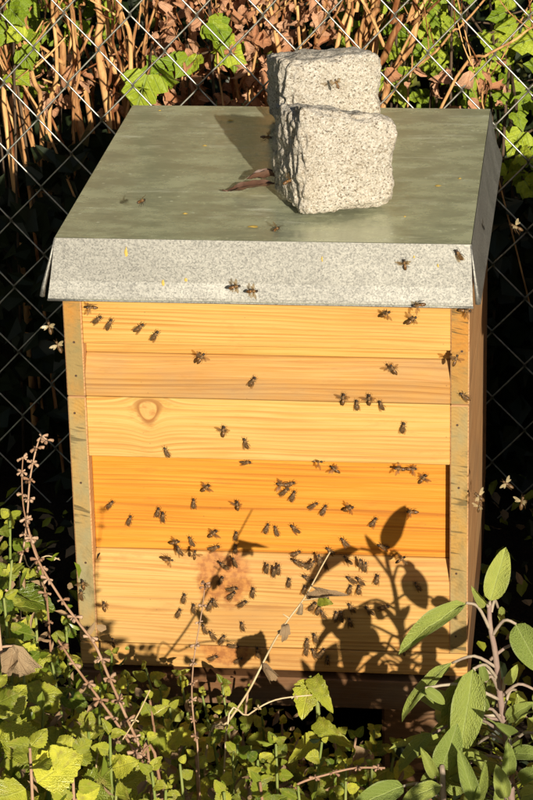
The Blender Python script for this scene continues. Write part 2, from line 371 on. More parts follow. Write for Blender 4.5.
# ------------------------------------------------------------------ the hive
def part_box(name, p, m, x0, x1, y0, y1, z0, z1, bev=.0012):
    me, c = box_me(name, x0, x1, y0, y1, z0, z1, bev)
    return obj(name, me, p, T(p.location + c), m)
def plank_poly(name, p, m, x0, x1, prof, label=None):   # profile in (y,z), swept along x
    cz = sum(q[1] for q in prof)/len(prof); c = Vector(((x0+x1)/2, 0, cz))
    a = [Vector((x0, y, z))-c for y, z in prof]; b = [Vector((x1, y, z))-c for y, z in prof]
    V, F = prism(a, b); me = fix(mesh(name, V, F))
    bm = bmesh.new(); bm.from_mesh(me); bmesh.ops.bevel(bm, geom=bm.edges[:], offset=.0009, segments=1, affect='EDGES'); bm.to_mesh(me); bm.free()
    o = obj(name, me, p, T(p.location + c), m)
    if label: o['label'] = label
    return o
def end_slots(o, em):
    o.data.materials.append(em)
    for f in o.data.polygons:
        if f.normal.y < -.9: f.material_index = 1
NAIL = plain('rusty_nail', (.06, .03, .015), .6)
D = .488                                   # hive box depth
HW, IW = .21, .1905
def hive(loc, who):
    x, y = loc
    st = empty('hive_stand', (x, y, 0), who['stand'], 'stand')
    for sx in (-1, 1):
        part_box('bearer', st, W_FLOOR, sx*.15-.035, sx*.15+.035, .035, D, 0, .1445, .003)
    fl = empty('hive_floor', (x, y, .145), who['floor'], 'hive floor')
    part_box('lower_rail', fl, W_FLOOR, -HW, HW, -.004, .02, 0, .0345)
    part_box('entrance_rail', fl, W_LOW, -HW, HW, 0, .02, .041, .0675)
    for sx in (-1, 1):
        part_box('side_rail', fl, W_FLOOR, sx*.2-.0095, sx*.2+.0095, .0212, D, 0, .0675)
        part_box('spacer', fl, W_FLOOR, sx*.2-.0095, sx*.2+.0095, .003, .02, .0348, .0408)
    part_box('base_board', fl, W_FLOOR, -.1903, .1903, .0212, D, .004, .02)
    up = empty('hive_box', (x, y, .4998), who['upper'], 'hive box', 'stacked hive boxes')
    lo = empty('hive_box', (x, y, .213), who['lower'], 'hive box', 'stacked hive boxes')
    h = .2865
    for sx in (-1, 1):
        o = part_box('side_board', lo, W_SIDE, sx*.2003-.0097, sx*.2003+.0097, 0, D, 0, h); end_slots(o, E_POST)
    plank_poly('cover_plank', lo, W_COVER, -IW, IW, [(.0008, .219), (.0008, h), (.022, h), (.022, .219)], 'pale pine plank with a round knot near its left end')
    plank_poly('recessed_plank', lo, W_REC, -IW, IW, [(.0165, .1055), (.0165, .2187), (.036, .2187), (.036, .1055)], 'amber pine plank set back behind the planks above and below it')
    plank_poly('lower_plank', lo, W_LOW, -IW, IW, [(.001, .0), (.001, .083), (.0155, .1052), (.036, .1052), (.036, 0)], 'worn pine plank with a reddish patch below the recess')
    for bx_, zs in ((lo, (.022, .10, .19, .268)), (up, (.018, .062))):
        for sx in (-1, 1):
            for zz in zs:
                q = bx_.location + Vector((sx*.2003 + rnd.uniform(-.003, .003), -.0004, zz + rnd.uniform(-.006, .006)))
                V, F = tube([(0, 0, 0), (0, .003, 0)], .0013, 8); obj('nail', mesh('nail', V, F), bx_, T(q), NAIL)
    part_box('rear_board', lo, W_SIDE, -IW, IW, D-.022, D-.001, 0, h)
    h = .166
    for sx in (-1, 1):
        o = part_box('side_board', up, W_SIDE, sx*.2003-.0097, sx*.2003+.0097, 0, D, .0004, h); end_slots(o, E_POST2)
    plank_poly('upper_plank', up, W_UP, -IW, IW, [(.0008, .0592), (.0008, h), (.022, h), (.022, .0592)])
    plank_poly('recessed_plank', up, W_UP, -IW, IW, [(.0145, .0448), (.0145, .059), (.034, .059), (.034, .0448)])
    plank_poly('bevelled_plank', up, W_BEV, -IW, IW, [(.0008, .0004), (.0008, .026), (.0138, .0445), (.034, .0445), (.034, .0004)], 'grip plank with a bevelled upper edge')
    part_box('rear_board', up, W_SIDE, -IW, IW, D-.022, D-.001, .0004, h)
    # lid
    z0, z1 = .6135-.6135, .6759-.6135
    ld = empty('hive_cover', (x, y, .6135), who['lid'], 'hive lid')
    A = [(-.2138, -.003), (.2110, -.003), (.2110, .4965), (-.2138, .4965)]
    V, F = [], []; nx, ny = 40, 46
    for lay in (0, 1):
        for j in range(ny+1):
            for i in range(nx+1):
                u, q = i/nx, j/ny; X_ = A[0][0]+(A[1][0]-A[0][0])*u; Y_ = A[0][1]+(A[3][1]-A[0][1])*q
                e = min(u, 1-u, q, 1-q)*4; e = min(1, e)
                V.append((X_, Y_, z1 + (.0016*noise.noise((X_*7, Y_*7, 1.7)))*e - (.0011 if lay else 0)))
    nn = (nx+1)*(ny+1)
    for j in range(ny):
        for i in range(nx):
            a = j*(nx+1)+i; F.append((a, a+1, a+nx+2, a+nx+1)); F.append((nn+a, nn+a+nx+1, nn+a+nx+2, nn+a+1))
    obj('top_sheet', mesh('top_sheet', V, F, True), ld, T(ld.location), GALV)
    def skirt(name, t0, t1, b0, b1, nrm):
        n = Vector(nrm)*.0011; k = 24; V, F = [], []
        t0, t1, b0, b1 = map(Vector, (t0, t1, b0, b1))
        for lay in (0, 1):
            for i in range(k+1):
                u = i/k
                for q in (0, .06, .35, .7, .94, 1):
                    p = (t0.lerp(t1, u)).lerp(b0.lerp(b1, u), q)
                    p = p + Vector(nrm)*(.0012*noise.noise((p.x*9, p.y*9, p.z*12+5))*math.sin(math.pi*q)) + Vector(nrm)*(.0022 if q > .9 else 0)
                    V.append(p - n*lay)
        m = 6; nn = (k+1)*m
        for i in range(k):
            for j in range(m-1):
                a = i*m+j; F.append((a, a+1, a+m+1, a+m)); F.append((nn+a, nn+a+m, nn+a+m+1, nn+a+1))
            F.append((i*m+m-1, nn+i*m+m-1, nn+(i+1)*m+m-1, (i+1)*m+m-1))
        for i in (0, k):
            for j in range(m-1): F.append((i*m+j, i*m+j+1, nn+i*m+j+1, nn+i*m+j))
        o = obj(name, fix(mesh(name, V, F, False)), ld, T(ld.location), GALV); return o
    e = .0006
    skirt('skirt', (A[0][0], A[0][1]-e, z1-.0006), (A[1][0], A[1][1]-e, z1-.0006), (-.2215, -.0145, 0), (.2140, -.0145, 0), (0, -1, .15))
    skirt('skirt', (A[1][0]+e, A[1][1], z1-.0006), (A[2][0]+e, A[2][1], z1-.0006), (.2195, -.008, .0005), (.2235, .502, .0005), (1, 0, .15))
    skirt('skirt', (A[2][0], A[2][1]+e, z1-.0006), (A[3][0], A[3][1]+e, z1-.0006), (.2150, .507, 0), (-.2215, .507, 0), (0, 1, .15))
    skirt('skirt', (A[3][0]-e, A[3][1], z1-.0006), (A[0][0]-e, A[0][1], z1-.0006), (-.2290, .502, .0005), (-.2295, -.006, .0005), (-1, 0, .15))
    for s, bx, fx in ((-1, -.2294, -.2213), (1, .2194, .2138)):      # folded corner tabs
        ax = A[0][0] if s < 0 else A[1][0]
        V, F = tube([(ax, -.0035, z1-.001), ((bx*.35+ax*.65), -.0065, z1*.62), ((bx*.8+ax*.2), -.0105, z1*.2), (bx-.0006*s, -.0095, .001)], [.0009, .0016, .0024, .003], 6)
        obj('corner_fold', mesh('corner_fold', V, F, True), ld, T(ld.location), GALV)
    # bead rolled round the foot of the front skirt
    V, F = tube([(-.2218+.4362*i/10, -.0172, -.0003) for i in range(11)], .0014, 6)
    obj('hem', mesh('hem', V, F, True), ld, T(ld.location), GALV)
    return ld
LID = hive((0, 0), dict(stand='two timber bearers, coloured dark as shade, carrying the beehive above the soil', floor='wooden hive floor, coloured dark as shade, with narrow entrance slot under the lowest box',
    lower='tall lower pine hive box with deep amber recess and most of the bees', upper='shallow upper pine hive box directly under the metal lid', lid='galvanised metal lid with two granite stones on top'))
hive((.60, -.14), dict(stand='timber bearers under an added shade-casting hive out of view', floor='wooden floor of the added shade-casting hive out of view',  # second hive, unseen, added to shade the ground behind
    lower='lower box of the added shade-casting hive out of view', upper='upper box of the added shade-casting hive out of view', lid='bare metal lid of the added shade-casting hive out of view'))
LZ = .6759
# yellow droppings on the lid
for px, py, wd, hh in ((126, 253, .0035, .013), (163, 283, .003, .007), (186, 280, .003, .005), (322, 259, .002, .008), (438, 266, .002, .004), (414, 257, .002, .004)):
    p = at(px, py, -.0145+.0115*(.6759-.0-at(px, py, -.01).z+.0)*0) ; zz = p.z
    yy = -.0036 - .0112*(.6759-zz)/.0624; p = at(px, py, yy-.0014)
    V = [(0, -.0006, 0)]; k = 10
    for i in range(k):
        q = 2*math.pi*i/k; rr = rnd.uniform(.6, 1.2); V.append((math.cos(q)*wd/2*rr, .0004, math.sin(q)*hh/2*rr))
    me = mesh('dropping', V, [(0, 1+(i+1) % k, 1+i) for i in range(k)], True); obj('dropping', me, LID, T(p), DROP)
for px, py, wd, hh in ((298-45, 226, .012, .004), (185, 213, .006, .003), (438, 185, .010, .0035), (460, 178, .004, .002), (405, 216, .003, .002), (230, 120, .008, .002), (160, 110, .004, .002), (205, 145, .006, .002)):
    p = atz(px, py, LZ+.0012); V = [(0, 0, .0005)]; k = 10
    for i in range(k):
        q = 2*math.pi*i/k; rr = rnd.uniform(.6, 1.2); V.append((math.cos(q)*wd/2*rr, math.sin(q)*hh*rr, -.0006))
    obj('dropping', mesh('dropping', V, [(0, 1+i, 1+(i+1) % k) for i in range(k)], True), LID, T(p), DROP)

# ------------------------------------------------------------------ granite setts
def sett(name, base, rot, dims, seed, label, topskew=(0, 0)):
    n = 46; bm = bmesh.new(); bmesh.ops.create_cube(bm, size=2)
    bmesh.ops.subdivide_edges(bm, edges=bm.edges[:], cuts=n, use_grid_fill=True)
    sd_ = Vector((seed, seed*1.7, seed*.3))
    for v in bm.verts:
        c = v.co.copy()
        k = 13; l = (abs(c.x)**k + abs(c.y)**k + abs(c.z)**k)**(1/k); q = c/l          # rounded cube
        d = q.normalized()
        p = Vector((q.x*dims[0]/2, q.y*dims[1]/2, q.z*dims[2]/2))
        t = (p.z/dims[2]+.5)
        p.z += (topskew[0]*p.x + topskew[1]*p.y)*t
        m = .0040*noise.noise(p*24+sd_) + .0028*noise.noise(p*62+sd_) + .0020*noise.noise(p*170+sd_)
        ed = sorted((abs(c.x), abs(c.y), abs(c.z)))[1]          # chipped arrises
        m -= max(0, ed-.78)*.030*max(0, noise.noise(p*48+sd_*3)+.25)
        if c.x < -.9:  # hand-split face with upright ridges
            f = Vector((0, p.y*95, p.z*22)); r = noise.noise(f+sd_)
            m += -.011*abs(r) - .007*abs(noise.noise(f*2.1+sd_)) + .005
        if c.z > .9: m += .0035*noise.noise(p*55+sd_*2)
        v.co = p + d*m
    zmin = min(v.co.z for v in bm.verts)
    for v in bm.verts: v.co.z -= zmin
    me = bpy.data.meshes.new(name); bm.to_mesh(me); bm.free()
    me.polygons.foreach_set('use_smooth', [True]*len(me.polygons))
    mw = T((base[0], base[1], LZ+.0012)) @ Matrix.Rotation(rot, 4, 'Z')
    return tag(obj(name, me, None, mw, GRAN), label, 'stone', 'granite stones weighting the lid')
sett('granite_stone', (.0610, .1290), math.radians(23), (.102, .110, .095), 3.1, 'pale granite stone in front, its rough split side facing left', (-.20, -.24))
sett('granite_stone', (.0225, .4270), math.radians(20), (.112, .100, .079), 8.4, 'pale granite stone behind, partly hidden by the front one', (0, -.15))

# ------------------------------------------------------------------ leaves
def leaf_mesh(name, outline, nl=9, droop=.25, fold=.25, wave=.04, seed=0, curl=0.):
    V, F = [], []; cols = (-1, -.55, 0, .55, 1)
    for i in range(nl+1):
        t = i/nl; hwid = outline(t)
        a = droop*t; yb = math.sin(a)/max(droop, 1e-3)*1.0 if droop else t; zb = -(1-math.cos(a))/max(droop, 1e-3) if droop else 0
        for s in cols:
            xx = s*hwid
            z = zb + fold*abs(xx) + wave*noise.noise((xx*5+seed, t*5, seed*3.3)) - curl*xx*xx*4
            V.append((xx*math.cos(fold), yb, z))
    for i in range(nl):
        for j in range(4):
            a = i*5+j; F.append((a, a+1, a+6, a+5))
    return mesh(name, V, F, True)
def o_sage(t): return .5*(max(0, math.sin(math.pi*min(1, t**.85)))**.62)*(1-.12*t)+.004
def o_balm(t):
    b = .5*max(0, math.sin(math.pi*min(1., t**.62)))**.8 + .004
    return b*(1+.07*math.cos(t*2*math.pi*8))
def o_dead(t): return .5*max(0, math.sin(math.pi*t**.8))**.9*(1+.15*math.sin(t*17)) + .004
SAGE = [leaf_mesh('sage_leaf', o_sage, 12, d, f, .07, i, c) for i, (d, f, c) in enumerate(((.3, .3, .0), (.75, .25, .0), (1.2, .2, .1), (.15, .55, 0)))]
BALM = [leaf_mesh('balm_leaf', o_balm, 16, d, f, .07, i+9, c) for i, (d, f, c) in enumerate(((.3, .25, 0), (.7, .15, 0), (1.1, .3, 0), (.5, .4, .1), (.2, .1, .2)))]
DEAD = [leaf_mesh('dead_leaf', o_dead, 9, d, f, .22, i+21, c) for i, (d, f, c) in enumerate(((1.4, .5, 0), (2.0, .2, .5), (.9, .9, 0), (2.4, .4, .3)))]
SMALL = [leaf_mesh('small_leaf', o_dead, 4, .8, .3, .1, i+40) for i in range(2)]
def ivy_mesh(seed):
    r = random.Random(seed)
    base = [(0, 0), (.20, -.10), (.46, .02), (.56, .20), (.34, .34), (.40, .56), (.24, .66), (.10, .84), (0, 1.0)]
    pts = [(x*r.uniform(.9, 1.1), y) for x, y in base]
    ring = pts + [(-x*r.uniform(.9, 1.1), y) for x, y in reversed(base[1:-1])]
    V = []; n = len(ring); cen = (0, .32)
    for k in (0., .5, 1.):
        for x, y in ring:
            xx = cen[0]+(x-cen[0])*max(k, .02); yy = cen[1]+(y-cen[1])*max(k, .02)
            V.append((xx, yy, .18*abs(xx) - .22*(yy-.3)**2 + .04*noise.noise((xx*4, yy*4, seed))))
    F = [tuple(range(n))]
    for k in (0, 1):
        F += [(k*n+i, k*n+(i+1) % n, (k+1)*n+(i+1) % n, (k+1)*n+i) for i in range(n)]
    F[0] = tuple(range(n))
    return mesh('ivy_leaf', V, F, True)
IVY = [ivy_mesh(i) for i in range(4)]
for L_, m_ in ((SAGE, L_SAGE), (BALM, L_BALM), (DEAD, L_DEAD), (IVY, L_IVY), (SMALL, L_DARK)):
    for q in L_: q.materials.append(m_)
DRY = [q.copy() for q in DEAD]
for q in DRY: q.materials.clear(); q.materials.append(L_DRY)
def leaf(lst, parent, loc, d, n, L, W, name='leaf', k=None):
    me = lst[k] if k is not None else rnd.choice(lst)
    return obj(name, me, parent, frame(loc, d, n, (W, L, L)))
def rv(s=1.): return Vector((rnd.uniform(-1, 1), rnd.uniform(-1, 1), rnd.uniform(-1, 1)))*s
def stem(name, parent, pts, r0, r1, m, n=6, k=4):
    P = smoothpath(pts, k); R = [r0+(r1-r0)*i/(len(P)-1) for i in range(len(P))]
    o = parent.location; V, F = tube([p-o for p in P], R, n)
    return obj(name, mesh(name, V, F, True), parent, T(o), m)

# ------------------------------------------------------------------ sage at the right of the hive
TOCAM = (CAM - Vector((.25, -.3, .3))).normalized()
def sage():
    Yc = -.33
    root = at(512, 840, Yc); root.z = 0
    r = empty('sage_plant', root, 'broad leaved sage plant growing at the right front corner of the hive', 'plant')
    A = lambda px, py, dy=0.: at(px, py, Yc+dy)
    stem('stem', r, [root, A(511, 790), A(506, 740), A(500, 696), A(495, 652), A(490, 626), A(489, 602)], .0040, .0021, B_SAGE, 8)
    # petiole points (from stem), leaf base, tip, width px, depth shifts of base and tip, mesh, tilt of the face
    Lf = [
     ((489, 604), (490, 601), (506, 549), 25, 0, .012, 0, (0, 0, 0)),
     ((489, 606), (487, 603), (472, 588), 11, 0, -.02, 3, (-.5, 0, .2)),
     ((490, 630), (466, 603), (398, 642), 21, -.02, -.05, 1, (.1, 0, .9)),
     ((492, 636), (516, 624), (541, 672), 30, -.01, -.04, 0, (-.2, 0, .1)),
     ((491, 612), (498, 608), (517, 644), 22, .03, .05, 2, (.8, .3, .2)),
     ((497, 668), (452, 663), (384, 709), 15, 0, -.03, 2, (-.2, .1, 1.)),
     ((498, 680), (473, 669), (460, 758), 35, -.04, -.07, 0, (.05, 0, .1)),
     ((498, 684), (470, 672), (447, 738), 14, -.02, -.02, 3, (-.9, 0, .3)),
     ((441, 790), (441, 769), (455, 737), 28, -.10, -.11, 1, (.3, .2, .7)),
     ((440, 790), (435, 777), (423, 752), 12, -.10, -.12, 0, (0, 0, 0)),
     ((440, 800), (404, 786), (355, 804), 24, -.12, -.15, 1, (0, 0, .5)),
     ((441, 795), (441, 786), (404, 794), 19, -.13, -.15, 2, (.2, .1, .9)),
     ((507, 790), (508, 776), (509, 746), 15, -.08, -.09, 0, (.1, 0, 0)),
     ((505, 800), (505, 799), (499, 771), 17, -.12, -.12, 1, (0, 0, .2)),
     ((478, 806), (476, 802), (462, 762), 17, -.13, -.14, 1, (-.2, 0, .3)),
     ((478, 806), (472, 800), (486, 764), 13, -.12, -.13, 3, (.4, 0, .2)),
     ((503, 690), (506, 685), (517, 666), 11, -.02, -.02, 0, (.1, 0, .1)),
     ((498, 690), (485, 682), (481, 664), 10, -.02, -.03, 0, (0, 0, .1)),
     ((506, 730), (512, 754), (538, 752), 17, -.05, -.07, 1, (0, 0, .6)),
     ((500, 700), (425, 688), (446, 702), 11, -.05, -.06, 2, (-.3, 0, .6)),
     ((503, 712), (516, 690), (524, 735), 22, .03, .03, 1, (.9, .3, .1)),
     ((503, 720), (432, 734), (388, 764), 17, -.03, -.05, 2, (-.2, .1, .9)),
     ((503, 715), (450, 741), (398, 738), 12, -.01, -.03, 1, (0, .1, 1)),
     ((501, 697), (535, 690), (566, 716), 26, 0, -.03, 0, (0, 0, .3)),
     ((504, 725), (480, 712), (486, 700), 12, -.03, -.05, 0, (.3, 0, .2)),
     ((507, 750), (540, 735), (570, 765), 24, -.03, -.05, 1, (0, 0, .4)),
     ((490, 660), (530, 650), (560, 668), 18, .02, 0, 1, (0, .1, .8)),
     ((508, 760), (460, 770), (418, 775), 16, .0, .0, 1, (0, 0, .8)),
     ((507, 745), (476, 745), (440, 722), 15, .03, .04, 1, (.2, .1, .8)),
     ((509, 770), (492, 775), (470, 748), 15, -.02, -.03, 1, (.2, .1, .6)),
     ((509, 780), (520, 780), (540, 770), 16, -.08, -.1, 0, (.2, .1, .4)),
     ((509, 790), (520, 798), (535, 790), 18, -.12, -.14, 1, (.2, .1, .5)),
     ((504, 722), (527, 718), (545, 745), 18, .05, .05, 1, (.5, .2, .3)),
     ((500, 700), (470, 705), (430, 748), 16, .04, .05, 1, (-.2, .2, .6)),
     ((505, 735), (455, 722), (410, 735), 15, .05, .06, 2, (0, .2, .9)),
    ]
    for (s, b, t, wd, d0, d1, k, tl) in Lf:
        P0 = A(*s); B = A(b[0], b[1], d0); Tp = A(t[0], t[1], d1); L = (Tp-B).length
        mid = (P0+B)/2 + Vector((0, -.004, .012 if (P0-B).length > .02 else 0))
        stem('leaf_stalk', r, [P0, mid, B], .0017, .0013, B_SAGE, 6, 4)
        n = (TOCAM*.9 + SUN*.3 + Vector(tl)*1.0)
        m = SAGE[k]
        leaf(SAGE, r, B, Tp-B, n, L*(1.02 if k in (0, 3) else 1.12), wd/960*.95, k=k)
    for _ in range(44):
        px, py = rnd.uniform(445, 545), rnd.uniform(705, 815); d0 = rnd.uniform(-.10, .09)
        B = A(px, py, d0); sx = A(507 + (py-700)*.03, min(860, py+rnd.uniform(4, 40)), 0); dr = (B - sx).normalized() + Vector((rnd.uniform(-.6, .6), -.3, rnd.uniform(-.2, .9))); L = rnd.uniform(.03, .062)
        stem('leaf_stalk', r, [sx, (sx+B)/2 + Vector((rnd.uniform(-.01, .01), .012, rnd.uniform(-.012, .008))), B], .0010, .0008, B_GREEN, 5, 3)
        leaf(SAGE, r, B, dr, TOCAM*.6+SUN*.6+rv(.8), L, L*rnd.uniform(.3, .42))
    # second, shorter stem
    r2 = at(444, 860, Yc-.12); r2.z = 0
    stem('stem', r, [r2, at(443, 800, Yc-.11), at(441, 768, Yc-.10)], .0036, .0022, B_SAGE)
    r3 = at(478, 880, Yc-.13); r3.z = 0
    stem('stem', r, [r3, at(478, 806, Yc-.13)], .003, .002, B_SAGE)
sage()

# ------------------------------------------------------------------ leafy herbs in front
def herb(px, py, Y, lab, Lmin=.022, Lmax=.042, depth=.26, lean=.03, green=1., shrivel=.0):
    top = at(px, py, Y); root = Vector((top.x + rnd.uniform(-lean, lean), top.y + rnd.uniform(-.02, .05), 0))
    r = empty('balm_plant', root, lab, 'plant', 'leafy herbs in front of the hive')
    mid = root.lerp(top, .55) + Vector((rnd.uniform(-.015, .015), rnd.uniform(-.01, .01), 0))
    P = smoothpath([root, mid, top], 6)
    stem('stem', r, [root, mid, top], .0026, .0012, B_GREEN if rnd.random() < .7 else B_DRY, 5, 5)
    d = 0.; z = 0; a0 = rnd.uniform(0, 6.28)
    Lc = [0]
    for i in range(1, len(P)): Lc.append(Lc[-1]+(P[i]-P[i-1]).length)
    tot = Lc[-1]; s = 0.0; i = 0
    while s < min(depth, tot-.02):
        q = tot - s
        for j in range(len(P)-1):
            if Lc[j] <= q <= Lc[j+1]: p = P[j].lerp(P[j+1], (q-Lc[j])/max(1e-6, Lc[j+1]-Lc[j])); break
        g = min(1., .35 + s/.09)
        L = (Lmin+(Lmax-Lmin)*rnd.random())*g
        for sgn in (0, math.pi):
            az = a0 + sgn + rnd.uniform(-.35, .35); e = math.radians(rnd.uniform(-25, 40) if s > .02 else rnd.uniform(25, 65))
            dr = Vector((math.cos(az)*math.cos(e), math.sin(az)*math.cos(e), math.sin(e)))
            n = Vector((0, 0, .6)) + rv(.75) + SUN*.9 + TOCAM*.2
            pet = p + dr*L*.35
            lst = DRY if rnd.random() < shrivel else BALM
            if lst is BALM or s > .03:
                leaf(lst, r, p + dr*L*.12, dr + Vector((0, 0, -.1)), n, L*rnd.uniform(.9, 1.15), L*rnd.uniform(.68, .9))
            if rnd.random() < .5:
                d2 = (dr + rv(.7)).normalized(); leaf(BALM, r, p + d2*.004, d2, Vector((0, 0, .5))+rv(.6)+SUN*1.0, L*.5, L*.38)
        a0 += math.pi/2 + rnd.uniform(-.2, .2); s += rnd.uniform(.022, .034) * (.55 if s < .03 else 1); i += 1
    return r
HB = [ # photo position of the tip, depth, leaf sizes, share of withered leaves, what to call it
 (10, 518, -.46, .022, .040, .05, 'herb with its leafy tip highest at the left edge of the bed'),
 (34, 578, -.44, .020, .036, .10, 'herb whose tip stands against the black gap left of the hive'),
 (4, 598, -.56, .024, .040, .20, 'herb at the left edge below the tallest tip'),
 (66, 626, -.40, .020, .036, .05, 'herb tip just left of the grey hive corner post'),
 (52, 662, -.50, .022, .038, .15, 'herb behind the long diagonal dried stalk'),
 (22, 652, -.60, .026, .044, .30, 'herb with withered leaves beside the curled brown leaf'),
 (98, 657, -.12, .020, .034, .05, 'shaded herb at the foot of the grey corner post'),
 (88, 726, -.62, .034, .056, .12, 'herb with a large oval leaf amid the lower left clump'),
 (14, 716, -.72, .040, .062, .0, 'large leaved bright herb in the lower left corner'),
 (44, 700, -.58, .030, .048, .10, 'bright yellow-green herb left of the crossing dried stalks'),
 (128, 680, -.10, .022, .038, .05, 'shaded herb touching the lowest plank near its left end'),
 (160, 688, -.11, .024, .040, .05, 'herb with a broad leaf below the left part of the plank'),
 (146, 738, -.52, .020, .034, .25, 'herb between the dried stalks and the thin upright stalk'),
 (196, 708, -.13, .020, .034, .12, 'herb around the foot of the thin upright stalk'),
 (212, 732, -.34, .026, .040, .10, 'herb with a bright crinkled leaf below the curved pale stem'),
 (234, 752, -.50, .022, .034, .20, 'herb left of the small round leaves in the middle'),
 (180, 764, -.62, .020, .032, .35, 'withered herb at the bottom of the bed in the middle left'),
 (258, 760, -.54, .022, .038, .10, 'herb with toothed leaves beneath the curved pale stem'),
 (276, 744, -.40, .020, .034, .10, 'herb just left of the lone round leaf'),
 (322, 742, -.32, .022, .036, .10, 'herb in front of the dark hive floor'),
 (346, 764, -.36, .020, .034, .10, 'shaded herb at the foot of the hive by the sage'),
 (118, 776, -.72, .024, .040, .25, 'herb at the bottom edge below the crossing stalks'),
 (60, 782, -.76, .030, .050, .10, 'bright herb at the bottom edge near the left corner'),
 (298, 786, -.60, .020, .034, .20, 'herb at the bottom edge above the reddish twig'),
 (224, 792, -.70, .022, .036, .25, 'herb at the bottom edge below the middle of the hive'),
 (366, 752, -.18, .018, .030, .05, 'small shaded herb against the stand near the sage'),
 (262, 716, -.10, .022, .034, .15, 'herb in the shade right below the entrance slot'),
 (150, 700, -.44, .022, .036, .10, 'herb beside the upper crossing of the dried stalks'),
 (100, 690, -.46, .022, .036, .20, 'herb under the middle of the long diagonal stalk'),
 (12, 560, -.50, .022, .038, .15, 'herb just below the tallest tip at the left edge'),
 (166, 790, -.74, .024, .036, .30, 'herb at the bottom edge left of the middle'),
 (30, 748, -.86, .045, .066, .0, 'broad leaved bright herb close in front at the lower left'),
 (72, 752, -.84, .036, .056, .05, 'bright herb in front of the large oval leaf'),
 (-6, 690, -.74, .04, .06, .0, 'bright herb cut by the left edge of the picture'),
 (110, 735, -.78, .026, .042, .1, 'yellow-green herb in front of the crossing dried stalks'),
 (238, 744, -.42, .024, .036, .0, 'bright herb with round toothed leaves below the leaf curl'),
 (196, 756, -.5, .022, .036, .05, 'bright herb in front of the thin upright stalk'),
 (152, 772, -.74, .024, .040, .1, 'bright herb close in front at the bottom edge'),
 (260, 782, -.74, .024, .038, .1, 'bright herb in front of the reddish twig'),
 (180, 676, -.075, .022, .034, .2, 'herb touching the lowest plank behind the thin upright stalk'),
 (222, 684, -.08, .022, .034, .25, 'herb touching the lowest plank right of the thin upright stalk'),
 (248, 690, -.07, .020, .032, .25, 'herb against the floor behind the curved pale stem'),
 (146, 668, -.07, .022, .036, .15, 'herb touching the lowest plank right of the corner post'),
 (112, 654, -.08, .020, .034, .1, 'herb highest against the grey corner post'),
 (202, 694, -.17, .022, .034, .3, 'partly withered herb behind the foot of the thin upright stalk'),
 (120, 690, -.30, .024, .038, .1, 'herb between the two parallel dried stalks and the plank'),
 (170, 708, -.26, .024, .038, .2, 'herb midway between the crossing stalks and the thin upright stalk'),
 (330, 724, -.13, .024, .036, .05, 'shaded herb close against the hive floor right of the large backlit leaf'),
 (356, 738, -.20, .024, .038, .05, 'shaded herb with drooping leaves left of the sage'),
 (374, 730, -.12, .022, .034, .0, 'shaded herb nearest the stand on the sage side'),
 (338, 758, -.28, .022, .036, .1, 'half shaded herb above the reddish twig'),
 (372, 766, -.30, .022, .036, .1, 'half shaded herb between the reddish twig and the sage'),
 (298, 738, -.18, .022, .034, .05, 'shaded herb beneath the large backlit leaf'),
 (396, 744, -.16, .022, .036, .0, 'shaded herb behind the lowest sage leaves'),
 (282, 724, -.14, .020, .032, .1, 'shaded herb left of the large backlit leaf'),
 (380, 790, -.42, .020, .034, .15, 'small herb under the lowest sage leaf'),
]
for (px, py, Y, a, b, sh, lab) in HB: herb(px, py, Y, 'lemon balm ' + lab, a, b, shrivel=sh)

# tall herbs added out of view on the right to shade the hive foot
for x, y, z, lab in ((.31, -.98, .46, 'nearest the bed'), (.38, -1.02, .49, 'second from the bed'), (.45, -.97, .50, 'in the middle of the row'), (.53, -1.03, .47, 'fourth from the bed'), (.36, -.86, .44, 'standing a little behind the row'), (.47, -.84, .46, 'farthest behind the row')):
    v = Vector((x, y, z)) - CAM; k = FPX/v.dot(FW); herb(266.5+k*v.dot(RT), 400-k*v.dot(UP), y, 'added unseen balm shading the hive foot, '+lab, .035, .06, depth=.4)

# the single large nettle-like leaf in front of the floor
r0 = at(300, 780, -.24); r0.z = 0
nl = empty('nettle_plant', r0, 'nettle with two large backlit leaves in front of the hive floor', 'plant')
stem('stem', nl, [r0, at(318, 740, -.24), at(314, 690, -.24), at(310, 676, -.24)], .003, .0015, B_GREEN)
for b, t, wd, k in (((311, 680), (302, 711), 27, 1), ((312, 678), (327, 702), 18, 2), ((316, 722), (342, 742), 18, 2), ((316, 735), (296, 757), 18, 1)):
    B = at(*b, -.245); Tp = at(*t, -.28); leaf(BALM, nl, B, Tp-B, TOCAM+rv(.2), (Tp-B).length*1.1, wd/960, k=k)

